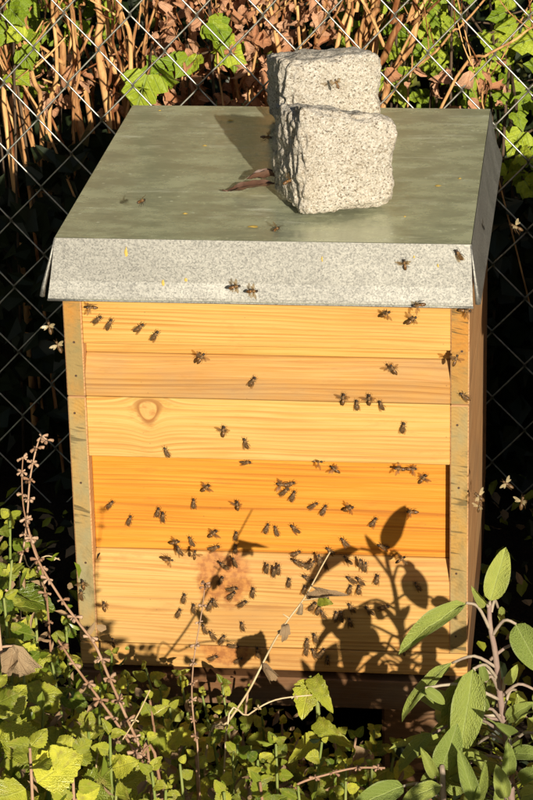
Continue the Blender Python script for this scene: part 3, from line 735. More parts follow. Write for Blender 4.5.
# dried flower stalks with seed whorls
def stalk(pts, r0, r1, m, label, whorls, ws=.006, branches=(), leaves=()):
    r0 *= .56; r1 *= .62; ws *= .74
    P3 = [at(*p) for p in pts]; root = Vector(P3[-1])
    g = Vector((root.x + (P3[-1].x-P3[-2].x)*.8, root.y+.01, 0))
    r = empty('dried_stalk', g, label, 'dried stalk', 'dried flower stalks')
    pp = list(reversed(P3)); full = [g] + pp
    stem('stem', r, full, r0, r1, m, 6, 5)
    path = smoothpath(P3, 10); acc = [0]
    for i in range(1, len(path)): acc.append(acc[-1]+(path[i]-path[i-1]).length)
    for wq in whorls:
        q = wq*acc[-1]; j = max(i for i in range(len(acc)) if acc[i] <= q+1e-9); p = path[j]
        V, F = [], []; nc = rnd.randint(4, 7)
        for c in range(nc):
            az = c*6.28/nc + rnd.random(); e = rnd.uniform(-.5, .6); s = ws*rnd.uniform(.7, 1.35)
            d = Vector((math.cos(az)*math.cos(e), math.sin(az)*math.cos(e), math.sin(e)))
            tube([d*.0008, d*s*.5, d*s + Vector((0, 0, -s*.15)), d*s*1.15], [.0005, s*.2, s*.3, s*.08], 5, False, V, F)
        obj('seed_whorl', mesh('seed_whorl', V, F, True), r, T(p), m)
    for bp in branches:
        stem('branch', r, [at(*p) for p in bp], r1*1.4, r1*.8, m, 5, 4)
    for (b, t, wd, mm) in leaves:
        B = at(*b); Tp = at(*t); leaf(mm, r, B, Tp-B, TOCAM+rv(.5), (Tp-B).length*1.1, wd/960)
    return r
Z = -.46
stalk([(47, 440, Z), (41, 437, Z), (36, 450, Z), (30, 480, Z), (27, 520, Z), (22, 555, Z), (10, 590, Z), (-4, 630, Z)], .0022, .0010, B_DRY, 'tall dried stalk with nodding tip at the left of the hive', [.0, .03, .09, .17, .25, .34, .44, .52, .6, .72, .85], .0062)
stalk([(23, 458, Z-.02), (22, 480, Z-.02), (24, 510, Z-.02), (32, 540, Z-.02), (42, 570, Z-.02), (46, 600, Z-.02), (50, 640, Z-.02)], .002, .0009, B_DRY, 'shorter dried stalk close beside the tall nodding one', [0, .08, .2, .33, .45, .6, .75, .9], .006)
Z = -.58
stalk([(28, 528, Z), (38, 560, Z), (60, 597, Z), (78, 622, Z), (95, 645, Z), (108, 675, Z), (124, 712, Z), (142, 752, Z), (150, 775, Z)], .0027, .0016, B_DRY, 'long pinkish dried stalk running diagonally in front of the corner post', [.04, .12, .2, .29, .36, .45, .54, .62, .7, .78, .86, .94], .0068)
stalk([(58, 640, Z-.02), (76, 667, Z-.02), (100, 700, Z-.02), (120, 728, Z-.02), (138, 756, Z-.02), (160, 782, Z-.02)], .0027, .0017, B_DRY, 'lower of two parallel dried stalks crossing the lower left', [.05, .18, .3, .42, .55, .66, .8], .007)
stalk([(205, 584, -.52), (203, 604, -.52), (200, 622, -.52), (196, 645, -.52), (193, 668, -.52), (192, 700, -.52), (196, 740, -.52), (199, 775, -.52)], .0016, .0007, B_DRY, 'thin upright dried stalk in front of the lowest plank', [0, .02, .12, .2, .32, .42, .52, .62, .72, .8], .0052)
stalk([(330, 552, -.31), (322, 566, -.31), (305, 597, -.31), (288, 620, -.31), (275, 640, -.31), (262, 665, -.31), (248, 692, -.32), (228, 722, -.33), (206, 754, -.34)], .0024, .0011, B_PALE, 'long curved pale stem with a curled leaf arching over the lower plank', [.4], .004,
    branches=([(303, 600, -.31), (318, 598, -.31), (330, 592, -.31)], [(289, 618, -.31), (283, 614, -.31)]), leaves=(((309, 598, -.31), (334, 589, -.33), 11, DRY), ((318, 600, -.31), (330, 603, -.325), 10, BALM), ((322, 596, -.31), (338, 590, -.3), 7, DRY), ((301, 603, -.31), (303, 620, -.32), 6, DRY), ((284, 622, -.31), (289, 634, -.33), 10, DRY), ((263, 664, -.31), (268, 670, -.33), 10, DRY)))
stalk([(385, 768, -.48), (355, 768, -.48), (325, 775, -.49), (300, 783, -.5), (275, 798, -.5), (255, 812, -.5)], .0023, .0015, barkmat('red_twig', (.24, .13, .08), (.42, .26, .17), (90, 90, 30)), 'reddish brown twig lying low across the bottom of the bed', [.05, .2, .36, .5, .68], .006)
stalk([(312, 695, -.3), (275, 700, -.32), (248, 715, -.34), (226, 734, -.36)], .0018, .0011, B_PALE, 'short pale twig beneath the curved pale stem', [.2, .6], .004)
stalk([(150, 690, -.66), (135, 720, -.66), (112, 757, -.66), (95, 792, -.66)], .0014, .0010, B_PALE, 'pale bare twig crossing the lower left clump', [.3], .004)
stalk([(60, 560, -.36), (46, 556, -.37), (30, 568, -.38), (20, 590, -.39)], .0014, .0008, B_PALE, 'thin arching twig among the leaves at left', [.1], .004)

# curled brown leaf at the left
cl = empty('withered_stem', Vector((at(20, 700, -.66).x, -.66, 0)), 'withered stem holding one large curled brown leaf at the left edge', 'dried stalk')
stem('stem', cl, [Vector(cl.location), at(2, 660, -.66), at(0, 648, -.66), at(14, 646, -.66)], .0018, .001, B_DRY)
for b, t, wd, k in (((14, 646), (22, 672), 20, 1), ((16, 648), (4, 674), 14, 0)):
    B = at(*b, -.66); Tp = at(*t, -.68); leaf(DRY, cl, B, Tp-B, TOCAM, (Tp-B).length*1.3, wd/900, k=k)

# ground cover, litter and thin dry stems that nobody could count
def cover():
    V, F, MI = [], [], []
    def quadleaf(p, d, n, L, W, mi):
        m = frame(p, d, n, (W, L, L)); b = len(V)
        for (x, y, z) in ((0, 0, 0), (-.42, .35, .1), (.42, .35, .1), (-.35, .7, .06), (.35, .7, .06), (0, 1, -.1), (0, .5, -.02)): V.append(m @ Vector((x, y, z)))
        F.extend([(b, b+2, b+6), (b, b+6, b+1), (b+1, b+6, b+3), (b+2, b+4, b+6), (b+3, b+6, b+5), (b+6, b+4, b+5)]); MI.extend([mi]*6)
    for i in range(5200):
        x = rnd.uniform(-.75, .8); y = rnd.uniform(-1.25, .02)
        if x > .2: y = rnd.uniform(-1.2, .9)
        if x < -.26: y = rnd.uniform(-1.2, .8)
        hgt = .17 if y < -.1 else .06
        p = Vector((x, y, rnd.random()**.7*hgt)); q = rnd.random()
        quadleaf(p, rv()+Vector((0, 0, .2)), Vector((0, 0, 1))+rv(.8), rnd.uniform(.012, .032), rnd.uniform(.009, .022), 0 if q < .5 else (1 if q < .68 else 2))
    tag(obj('ground_cover', mesh('ground_cover', V, F, False, MI), mats=[L_BALM, L_DRY, L_DARK]), 'low tangle of small leaves and litter over the soil', kind='stuff')
    V, F, MI = [], [], []
    tops = [at(a[0], a[1], a[2]) for a in HB]
    for i in range(2200):
        t = rnd.choice(tops); r_ = rnd.random()
        p = Vector((t.x + rnd.gauss(0, .028), t.y + rnd.gauss(0, .03), max(.02, t.z - .035 - abs(rnd.gauss(0, .10)))))
        q = rnd.random()
        quadleaf(p, rv()+Vector((0, 0, .3)), TOCAM*.4+SUN*.3+rv(.8), rnd.uniform(.006, .02), rnd.uniform(.003, .011), 0 if q < .5 else (1 if q < .95 else 2))
    for i in range(900):                                   # dry husks lodged against the foot of the hive
        x = rnd.uniform(-.17, .06); y = rnd.uniform(-.2, -.02); q = rnd.random()
        quadleaf(Vector((x, y, rnd.uniform(.05, .165) + y*.1)), rv(), TOCAM*.4+SUN*.5+rv(.8), rnd.uniform(.006, .018), rnd.uniform(.003, .009), 1 if q < .7 else 0)
    tag(obj('leaf_fragments', mesh('leaf_fragments', V, F, False, MI), mats=[L_BALM, L_DRY, L_DARK]), 'small shoots and dry fragments caught among the herbs', kind='stuff')
    V, F = [], []
    for i in range(520):
        t = rnd.choice(tops); x = t.x+rnd.gauss(0, .05); y = t.y+rnd.gauss(0, .04); z = max(.01, t.z-rnd.uniform(.15, .30))
        p = Vector((x, y, z)); d = Vector((rnd.uniform(-1, 1), rnd.uniform(-.6, .6), rnd.uniform(-.4, .7))).normalized(); L = rnd.uniform(.03, .11)
        tube([p, p+d*L*.5+rv(.008), p+d*L+rv(.012)], [.0011, .0009, .0005], 4, False, V, F)
    tag(obj('dry_stems', mesh('dry_stems', V, F, True), mats=B_PALE), 'tangle of thin dry stems among the herbs', kind='stuff')
cover()

# ------------------------------------------------------------------ dead leaf on the lid
p = atz(228, 191, LZ+.004); q = atz(278, 187, LZ+.006)
dl = empty('dry_leaf', p, 'curled brown dry leaf lying on the lid left of the stones', 'leaf')
def curled(name, a, b, wd, roll, zoff):
    V, F = [], []; n = 14; ax = (b-a); L = ax.length; ax.normalize(); sd2 = Vector((0, 0, 1)).cross(ax)
    for i in range(n+1):
        t = i/n; ww = wd*max(.05, math.sin(math.pi*t**.9))**.8
        for j in range(7):
            s = (j/6-.5)*2; an = s*roll
            V.append(a + ax*(L*t) + sd2*(math.sin(an)/roll*ww*.5) + Vector((0, 0, zoff + (1-math.cos(an))*ww*.45 + .0025*noise.noise((t*6, s*2, zoff*900)) + .004*t)))
    F = [(i*7+j, i*7+j+1, (i+1)*7+j+1, (i+1)*7+j) for i in range(n) for j in range(6)]
    return obj(name, mesh(name, [v-dl.location for v in V], F, True), dl, T(dl.location), L_BROWN)
L_BROWN = plain('brown_leaf', (.10, .05, .03), .55, nz=180.)
curled('leaf_half', p, q, .024, 1.0, 0); curled('leaf_half', p.lerp(q, .35)+Vector((0, .012, .004)), q+Vector((.002, .010, .003)), .016, 1.6, .004)
V, F = tube([p, p-(q-p)*.12+Vector((0, .002, .001))], .0009, 5); obj('leaf_stalk', mesh('leaf_stalk', [v-p for v in V], F, True), dl, T(p), L_BROWN)

# ------------------------------------------------------------------ chain-link fence
FY = .85
def fence():
    nA = at(132.6, 85, FY); nB = at(461.7, 88.7, FY); half = (nB.x-nA.x)/10; H = at(461.7, 16.8, FY).z - nB.z
    f = empty('chain_link_fence', (nA.x, FY, 0), 'galvanised chain link fence behind the hive', 'fence')
    zt = 1.25; k0 = math.floor((nA.z)/H)+1
    for k in range(-26, 31):
        # this wire swings between column k and column k+1; nodes of column k sit at nA.z + (k odd)*H/2
        V, F = [], []; P = []; x0 = nA.x + k*half
        zb = nA.z + (H/2 if k % 2 else 0) - k0*H
        j = 0; z = zb
        while z < zt:
            side = j % 2; x = x0 + half*side
            wob = .0025*noise.noise((x*5, z*5, 2)); wz = .004*noise.noise((x*3, z*3, 7)) + .010*(x-nA.x)*0
            s = -1 if side else 1
            def pt(xx, zz, yy): return Vector((xx - nA.x + wob, yy + .006*noise.noise((xx*2, zz*2, 9)), zz + wz))
            if z > -.02:
                # tight hook round the neighbouring wire at each node
                P += [pt(x + s*.0055, z-.0075, .0018), pt(x+s*.0008, z-.0028, .0024), pt(x - s*.0012, z, 0), pt(x+s*.0008, z+.0028, -.0024), pt(x + s*.0055, z+.0075, -.0018)]
            z += H/2; j += 1
        V, F = tube(P, .00125, 6, True)
        obj('wire', mesh('wire', V, F, True), f, T(f.location), WIRE)
    for xx in (-1.25, 1.32):
        V, F = tube([(xx-nA.x, .03, 0), (xx-nA.x, .03, 1.3)], .02, 12); obj('post', mesh('post', V, F, True), f, T(f.location), WIRE)
    V, F = tube([(-1.25-nA.x, .008, 1.24), (1.32-nA.x, .008, 1.24)], .002, 6); obj('top_wire', mesh('top_wire', V, F, True), f, T(f.location), WIRE)
fence()

# ------------------------------------------------------------------ dry canes, ivy and dead leaves behind the fence
def canes(loc, label, specs, nleaf, area, lst=DEAD, group='dry shrubs behind the fence'):
    root = Vector((loc[0], loc[1], 0)); r = empty('dry_shrub', root, label, 'shrub', group)
    for (a, b, rad, Y) in specs:
        A, B = at(a[0], a[1], Y), at(b[0], b[1], Y+rnd.uniform(-.05, .05)); d = (B-A)
        base = A - d*((A.z-.0)/max(.05, d.z)) if d.z > .03 else A - Vector((0, 0, A.z))
        base.x = max(min(base.x, A.x+.3), A.x-.3); base.z = 0
        tip = B + d.normalized()*rnd.uniform(.2, .5)
        k_ = .007+rad*.4; mm = [A.lerp(B, t) + rv(k_) for t in (0, .28, .55, .8, 1)]
        stem('cane', r, [base, base.lerp(A, .6)+rv(k_)] + mm + [tip], rad*.72, rad*.45, B_CANE, 7, 3)
        for _ in range(rnd.randint(1, 4)):          # short side shoots
            c = A.lerp(B, rnd.random()); e = c + Vector((rnd.uniform(-.06, .06), rnd.uniform(-.04, .03), rnd.uniform(.02, .09)))
            stem('twig', r, [c, c.lerp(e, .5)+rv(.004), e], rad*.35, rad*.2, B_CANE, 5, 3)
    x0, y0, x1, y1, Ya, Yb = area
    for _ in range(nleaf):
        p = at(rnd.uniform(x0, x1), rnd.uniform(y0, y1), rnd.uniform(Ya, Yb))
        L = rnd.uniform(.016, .036)
        leaf(lst, r, p, rv()+Vector((0, 0, -.5)), TOCAM+rv(.8), L, L*rnd.uniform(.5, .8))
    return r
def cs(n, x0, x1, lean, spread, r0, r1, Ya, Yb, ytop=-20, ybot=110):
    out = []
    for i in range(n):
        x = rnd.uniform(x0, x1); l = rnd.gauss(lean, spread)
        out.append(((x, ybot), (x-l, ytop), rnd.uniform(r0, r1), rnd.uniform(Ya, Yb)))
    return out
pxx = lambda x, Y: at(x, 60, Y).x
canes((pxx(20, 1.0), 1.0), 'thin tan canes leaning left at the far left behind the fence', cs(14, 0, 60, 22, 22, .0022, .0055, .93, 1.2), 14, (0, 60, 60, 120, .95, 1.15))
canes((pxx(85, 1.05), 1.05), 'thick tan canes behind the fence left of the lid', [((72, 105), (52, 0), .0085, 1.0), ((84, 100), (66, -10), .006, 1.05), ((108, 90), (96, -10), .0095, 1.02), ((118, 95), (104, -10), .006, 1.1), ((134, 95), (126, -5), .0055, 1.0)] + cs(9, 60, 130, 14, 14, .0022, .005, .95, 1.15), 26, (55, 40, 135, 110, .98, 1.15))
canes((pxx(200, 1.1), 1.1), 'dense rusty dead growth behind the middle of the lid', cs(20, 130, 275, 4, 16, .002, .0045, .98, 1.25), 330, (150, -10, 290, 112, .98, 1.22))
canes((pxx(300, 1.1), 1.1), 'upright orange canes behind the two stones', cs(16, 262, 372, 0, 10, .003, .0065, 1.0, 1.2), 60, (262, -10, 350, 100, 1.0, 1.2))
canes((pxx(390, .98), .98), 'thick orange canes leaning right beside the back stone', [((381, 106), (424, -6), .0075, .96), ((368, 90), (405, -10), .0085, 1.02), ((352, 100), (376, -10), .0085, 1.05), ((392, 100), (470, 10), .003, .95), ((385, 90), (440, -10), .0028, 1.0), ((410, 100), (398, -10), .0022, 1.05)], 12, (372, 60, 480, 115, .92, 1.0))
canes((pxx(500, .9), .9), 'slanting grey twig with shrivelled leaves at the right behind the lid', [((455, 76), (540, 22), .0032, .84), ((470, 120), (500, 60), .002, .9), ((490, 130), (476, 70), .0018, .88)], 10, (468, 60, 512, 112, .84, .92))

def ivy(loc, label, n, area, Lr=(.022, .042), seed=0):
    root = Vector((loc[0], loc[1], 0)); r = empty('ivy_plant', root, label, 'plant', 'ivy behind the fence')
    x0, y0, x1, y1, Ya, Yb = area
    pts = [at(rnd.uniform(x0, x1), rnd.uniform(y0, y1), rnd.uniform(Ya, Yb)) for _ in range(n)]
    pts.sort(key=lambda p: p.z)
    for k in range(0, n, 5):
        ch = [p for p in pts[k:k+5]]; ch.sort(key=lambda p: p.x)
        stem('vine', r, [Vector((ch[0].x+rnd.uniform(-.05, .05), ch[0].y+.05, 0))] + [c + Vector((0, .02, -.005)) for c in ch], .0024, .0012, B_TWIG, 5, 3)
    for p in pts:
        L = rnd.uniform(*Lr); d = Vector((rnd.uniform(-.8, .8), rnd.uniform(-.5, .1), rnd.uniform(-1, .25)))
        leaf(IVY, r, p, d, TOCAM*.7+SUN*.4+rv(.75), L, L*rnd.uniform(.85, 1.15))
    return r
ivy((pxx(10, 1.2), 1.2), 'ivy behind the canes at the far left', 45, (-30, -15, 40, 90, 1.1, 1.3))
ivy((pxx(15, 1.0), .98), 'bright ivy leaves at the upper left corner in front of the canes', 12, (-10, -5, 40, 75, .92, 1.0), (.024, .042))
ivy((pxx(60, 1.3), 1.3), 'ivy showing between the thick tan canes', 22, (35, -10, 120, 45, 1.2, 1.35))
ivy((pxx(150, 1.0), 1.0), 'ivy with one large lobed leaf above the rear left of the lid', 3, (136, 66, 165, 78, .97, 1.0), (.045, .06))
ivy((pxx(205, 1.02), 1.02), 'ivy leaves amid the rusty dead growth', 9, (185, 15, 238, 75, .98, 1.0), (.032, .05))
ivy((pxx(385, 1.2), 1.2), 'bright ivy behind the orange canes right of the stones', 85, (345, -15, 440, 100, 1.08, 1.3))
ivy((pxx(480, 1.2), 1.2), 'dense ivy behind the fence at the upper right', 80, (435, -20, 560, 105, 1.05, 1.35))
ivy((pxx(525, 1.0), 1.0), 'ivy low behind the right rear corner of the lid', 30, (495, 85, 560, 190, .92, 1.1))

# growth further back, coloured near black as shade, and the hedge that the lid mirrors
def mass(name, label, n, fn, mi, L0, L1):
    V, F = [], []
    for i in range(n):
        p, nb = fn(); d = rv(); m = frame(p, d, nb + rv(.7), (rnd.uniform(.5, .8)*rnd.uniform(L0, L1),)*1 + (rnd.uniform(L0, L1),)*2); b = len(V)
        for (x, y, z) in ((0, 0, 0), (-.5, .4, .1), (.5, .4, .1), (0, 1, -.05)): V.append(m @ Vector((x, y, z)))
        F.extend([(b, b+2, b+3), (b, b+3, b+1)])
    return tag(obj(name, mesh(name, V, F), mats=mi), label, kind='stuff')
mass('undergrowth', 'undergrowth behind the fence, coloured near black as shade', 9000, lambda: (Vector((rnd.uniform(-2.2, 2.4), rnd.uniform(1.25, 2.3), rnd.random()**.8*.75)), Vector((0, -1, .4))), L_DARK, .03, .07)
HEDGES = 1
def low():
    x = rnd.choice((rnd.uniform(-1.1, -.2), rnd.uniform(-.44, -.1), rnd.uniform(.2, 1.1), rnd.uniform(-.3, .4))); y = rnd.uniform(.88, 1.15)
    return Vector((x, y, rnd.random()**.7*((.52 if -.42 < x < -.1 else .43) - (y-.88)*.33))), Vector((0, -1, .5))  # black leaves rise to the hive's shadow line, standing in for shade
mass('shade_growth', 'low growth at the canes, coloured near black as hive shade', 6000, low, L_DARK, .03, .055)
def hd():
    x = rnd.uniform(-5, 5); z = rnd.uniform(.0, 3.2)
    return Vector((x, 2.75 + .35*noise.noise((x*1.4, z*1.4, 4)) + rnd.uniform(-.12, .12) + .06*z, z)), Vector((0, -1, .3))
mass('hedge', 'tall clipped garden hedge beyond the fence', 15000, hd, L_HEDGE, .06, .12)
def core(x0, y0, x1, y1, h):
    V, F = [], []; nx, nz = 40, 16; a = Vector((x0, y0, 0)); b = Vector((x1, y1, 0)); n = Vector((y1-y0, x0-x1, 0)).normalized()
    for lay in (0, 1):
        for j in range(nz+1):
            for i in range(nx+1):
                p = a.lerp(b, i/nx); z = h*j/nz; V.append(p + n*(.3*noise.noise((p.x*1.4, p.y*1.4+z*1.4, 4))*(1-lay) - .8*lay) + Vector((0, 0, z)))
    q = lambda i, j: j*(nx+1)+i; m0 = (nx+1)*(nz+1)
    for j in range(nz):
        for i in range(nx):
            F.append((q(i, j), q(i+1, j), q(i+1, j+1), q(i, j+1))); F.append((m0+q(i, j), m0+q(i, j+1), m0+q(i+1, j+1), m0+q(i+1, j)))
    for i in range(nx): F.append((q(i, nz), q(i+1, nz), m0+q(i+1, nz), m0+q(i, nz)))
    for j in range(nz): F.append((q(0, j), q(0, j+1), m0+q(0, j+1), m0+q(0, j))); F.append((q(nx, j), m0+q(nx, j), m0+q(nx, j+1), q(nx, j+1)))
    tag(obj('hedge_core_sky_block', mesh('hedge_core_sky_block', V, F, True), mats=L_DARK), 'near-black hedge core; the side ones are added to block sky', kind='stuff')
core(-5, 2.95, 5, 2.95, 3.15)
core(-2.3, -3, -2.3, 3.4, 3.0)                       # unseen hedge walls added on both sides to block sky light
core(3.0, 3.4, 3.0, -2.5, 3.0)

# ------------------------------------------------------------------ bees
def bee_body(kind):
    V, F, MI = [], [], []
    prof = [(.0066, .0004, .0004, 0), (.0063, .0013, .0012, 0), (.0054, .0018, .0016, 0), (.0045, .0014, .0013, 0), (.0041, .0011, .0011, 0),
            (.0036, .0015, .0015, 2), (.0024, .0021, .0021, 2), (.0010, .0021, .0021, 2), (-.0001, .0013, .0013, 2), (-.0005, .0012, .0012, 0),
            (-.0011, .0015, .0014, 1), (-.0018, .0020, .0018, 1), (-.0026, .0022, .0020, 0), (-.0031, .00225, .0020, 1), (-.0040, .0022, .0019, 0), (-.0045, .0021, .0018, 1),
            (-.0054, .0018, .0015, 0), (-.0059, .0016, .0013, 1), (-.0066, .0010, .0009, 0), (-.0072, .0002, .0002, 0)]
    n = 10; cz = .0026
    for (y, rx, rz, m) in prof:
        for k in range(n):
            a = 2*math.pi*k/n; drop = -.0006*max(0, -y/.007)
            V.append((rx*math.cos(a), y, cz+drop+rz*math.sin(a)))
    for i in range(len(prof)-1):
        for k in range(n): F.append((i*n+k, i*n+(k+1) % n, (i+1)*n+(k+1) % n, (i+1)*n+k)); MI.append(prof[i+1][3])
    F.append(tuple(range(n))); MI.append(0); F.append(tuple((len(prof)-1)*n+k for k in reversed(range(n)))); MI.append(0)
    f0 = len(F)
    for s in (-1, 1):                                 # legs and antennae, grown into the body
        for (y0, y1, y2, o) in ((.0032, .0052, .0066, .0040), (.0020, .0016, .0012, .0050), (.0008, -.0022, -.0052, .0046)):
            if kind == 'flying':
                P = [(s*.0012, y0, .0012), (s*.0026, (y0+y1)/2-.0008, -.0002), (s*.0024, y1-.0022, -.0024), (s*.0021, y2*.6-.003, -.0042)]
            else:
                P = [(s*.0012, y0, .0014), (s*.0030, (y0+y1)/2, .0027), (s*o*.75, y1, .0008), (s*o*.88, y2, .0001)]
            tube(P, [.00030, .00026, .00022, .00012], 4, True, V, F)
        tube([(s*.0006, .0062, .0032), (s*.0013, .0076, .0036), (s*.0019, .0092, .0026)], [.00016, .00015, .00012], 4, True, V, F)
    MI += [0]*(len(F)-f0)
    me = fix(mesh('honey_bee', V, F, True, MI)); [me.materials.append(m) for m in (BEE_DK, BEE_AM, BEE_TH)]; return me
def wing_me(spread):
    # fore and hind wing of one side joined, for the right side; hinge at the thorax
    def blade(L, W, ang, z, lift):
        V = []; N_ = 9
        for i in range(N_+1):
            t = i/N_
            for s in (-1, 1):
                y = s*W/2*(math.sin(math.pi*min(1, .08+t*.9)))**.6 + (W*.15*t); x = L*t
                c, d = math.cos(ang), math.sin(ang)
                V.append((x*c - y*d, x*d + y*c, z + lift*t + .0003*math.sin(t*6)))
        return V, [(2*i, 2*i+2, 2*i+3, 2*i+1) for i in range(N_)]
    if spread: a, b = blade(.0092, .0031, .10, .0006, .002), blade(.0065, .0023, -.42, .0004, .001)
    else: a, b = blade(.0092, .0028, -1.40, .0010, .0002), blade(.0066, .0022, -1.50, .0007, 0)
    V = a[0]+b[0]; F = a[1] + [tuple(i+len(a[0]) for i in f) for f in b[1]]
    me = mesh('wing', V, F, True); me.materials.append(BEE_WG); return me
def mirror(me):
    m = me.copy()
    for v in m.vertices: v.co.x = -v.co.x
    m.flip_normals(); return m
BODY = {'walking': bee_body('walking'), 'flying': bee_body('flying')}
BODY['sunlit'] = BODY['flying'].copy(); BODY['sunlit'].materials.clear()
for m in (plain('bee_dark_sunlit', (.10, .055, .02), .5, nz=900.), plain('bee_amber_sunlit', (.52, .28, .06), .5, nz=900.), plain('bee_thorax_sunlit', (.42, .26, .10), .8, nz=900.)): BODY['sunlit'].materials.append(m)  # lighter copy: sunlit glow of flying bees put into the colours
WR = {s: wing_me(s) for s in (0, 1)}; WR[2] = WR[1].copy(); WR[2].materials.clear(); WR[2].materials.append(BEE_WF); WL = {s: mirror(WR[s]) for s in (0, 1, 2)}
def wood_y(px, py):
    for Y, lo, hi in ((.0165, .3185, .4315), (.0145, .5448, .5588)):
        p = at(px, py, Y)
        if lo < p.z < hi and abs(p.x) < IW: return Y
    return 0.
BEES = []
def bee(px, py, ang, mode, where, off=0., surf='wood', sc=1.0):
    a = math.radians(ang)
    if surf == 'wood':
        Y = wood_y(px, py); p = at(px, py, Y-.0006-off); n = Vector((0, -1, 0)); hd = Vector((math.cos(a), 0, math.sin(a)))
    elif surf == 'skirt':
        p0 = at(px, py, -.009); y = -.0036 - .0112*(.6759-p0.z)/.0624 - .0022; p = at(px, py, y-off); n = Vector((0, -1, .18)); hd = Vector((math.cos(a), 0, math.sin(a)))
    elif surf == 'lid':
        p = atz(px, py, LZ+.0014+off); n = Vector((0, 0, 1)); hd = Vector((math.cos(a), math.sin(a), 0))
    elif surf == 'air':
        p = at(px, py, off); n = Vector((rnd.uniform(-.4, .4), -.6, .8)); hd = Vector((math.cos(a), rnd.uniform(-.3, .3), math.sin(a)))
    elif surf == 'side':
        p = at(px, py, off); n = Vector((.6, -.7, .1)); hd = Vector((math.cos(a), 0, math.sin(a)))
    elif isinstance(surf, tuple):
        p = Vector(surf[0]); n = Vector(surf[1]); hd = Vector((math.cos(a), .2, math.sin(a)))
    if mode == 'f': n = n + rv(.45); hd = hd + rv(.25)
    else: n = n + rv(.12); hd = hd + rv(.16)
    if mode == 's' and off > 0: off += .004
    if mode == 's' and off == 0 and surf == 'wood' and (int(px)+int(py)) % 3: mode = 'w'
    sp = 1 if mode in 'fs' else 0
    body = BODY['sunlit' if surf == 'air' else ('flying' if mode == 'f' else 'walking')]
    s = sc*rnd.uniform(.82, .95)
    o = obj('honey_bee', body, None, frame(p, hd, n, (s*.92, s*1.08, s))); o['category'] = 'bee'
    o['group'] = 'flying honey bees' if mode == 'f' else 'honey bees on the hive'
    wk = 2 if surf == 'air' else sp
    for me, sg in ((WR[wk], 1), (WL[wk], -1)):
        wq = link(bpy.data.objects.new('wing', me)); wq.parent = o
        wq.matrix_basis = T((sg*.0011, .0022, .0040)) @ Matrix.Rotation(sg*rnd.uniform(-.15, .15) + (sg*.18 if mode == 's' else 0), 4, 'Z') @ Matrix.Rotation(-sg*rnd.uniform(.0, .35)*sp, 4, 'Y')
    BEES.append((o, px, py, where, mode, ang % 360)); return o
# where each bee is, pixel in the photograph, heading (0 = right, 90 = up), walking w / wings spread s / in flight f
G = {}
G['under the lid at upper left'] = [(92, 307, 180, 'f', .01), (98, 319, 40, 'w', 0), (110, 324, 62, 'w', 0), (139, 327, 42, 's', 0), (155, 335, 52, 'w', 0)]
G['on the upper box below its middle'] = [(201, 358, 55, 's', .004), (253, 381, 66, 'w', 0)]
G['at the dark seam between the two boxes'] = [(343.6, 399, 88, 's', .002), (357, 404.5, 100, 'w', 0), (369.5, 399, 90, 's', .002), (381.5, 404.7, 118, 's', 0)]
G['near the right corner post of the upper box'] = [(385.6, 313, 20, 'f', .008), (412, 320.5, 32, 'f', .008), (419, 304, 175, 'f', .02), (465, 310, 10, 's', .003), (455, 360, 70, 'f', .02), (393.6, 369, 120, 's', .003), (465, 396, 150, 'w', 0)]  # two of these bees are added where only bee shadows fall
G['on the pale plank below the seam'] = [(224, 431, 85, 's', .002), (246.5, 443, 115, 's', 0), (167, 452, 112, 's', 0), (317, 459.5, 5, 'f', .012), (403.5, 427, 92, 's', 0)]
G['just under the lower edge of the pale plank'] = [(246, 461.5, 0, 'w', 0), (335.5, 469, 150, 's', .004), (400, 469, 170, 'f', .014), (411, 468, 10, 's', .003), (422.5, 478, 55, 's', 0)]
G['on the left end of the amber plank'] = [(110.5, 504, 52, 'w', 0), (130, 520, 72, 'w', 0), (158, 511.5, 80, 'w', 0), (163.5, 516, 92, 'w', 0)]
G['on the amber plank left of its middle'] = [(206, 487.5, 42, 's', .003), (194, 503, 88, 's', 0), (238, 505, 85, 's', .005), (213, 533, 50, 's', .002), (236, 535, 70, 'w', 0)]
G['at the seam above the reddish patch, left of middle'] = [(175, 542, 18, 'f', .006), (180, 550, 112, 's', 0), (192, 541, 122, 's', 0), (194, 554, 95, 'f', .012), (214, 547, 20, 's', 0), (236, 548.5, 85, 's', 0), (168, 558.5, 5, 'f', .004)]
G['in the middle of the amber plank'] = [(282.8, 483.8, 170, 's', 0), (290, 483.5, 15, 's', 0), (284.5, 491, 45, 'w', 0), (293, 495.6, 70, 'w', 0), (313, 505, 30, 's', 0), (323.8, 509.6, 66, 's', 0), (349.3, 508.5, 32, 'f', .008)]
G['mid amber plank, beside the leaf shadow'] = [(266.8, 528, 65, 'w', 0), (276.6, 530.6, 112, 's', 0), (295.7, 528, 145, 's', 0)]
G['beside the upright sage leaf shadow'] = [(373.7, 521.6, 56, 'w', 0), (412.5, 511, 172, 's', .004), (383.5, 545.6, 160, 'w', 0), (400.3, 559, 20, 'f', .01)]
G['on the seam under the amber plank'] = [(295.7, 553, 30, 'w', 0), (299.6, 562.5, 155, 'w', 0), (306, 565, 165, 'w', 0), (311, 564.4, 50, 'w', 0), (320, 559, 95, 'w', 0), (326, 563.5, 95, 'w', 0), (330.6, 550, 135, 'w', 0), (345, 542, 140, 'w', 0), (348, 559, 125, 'w', 0), (360.6, 562.5, 92, 'w', 0), (365.5, 566, 90, 'w', 0)]
G['just under the seam right of the reddish patch'] = [(267.6, 568, 75, 'w', 0), (274, 571, 85, 'w', 0), (278.8, 569, 85, 'w', 0), (289, 582, 74, 'w', 0), (253.5, 592, 92, 's', 0), (309, 577.5, 150, 'w', 0), (305, 589, 84, 'w', 0)]
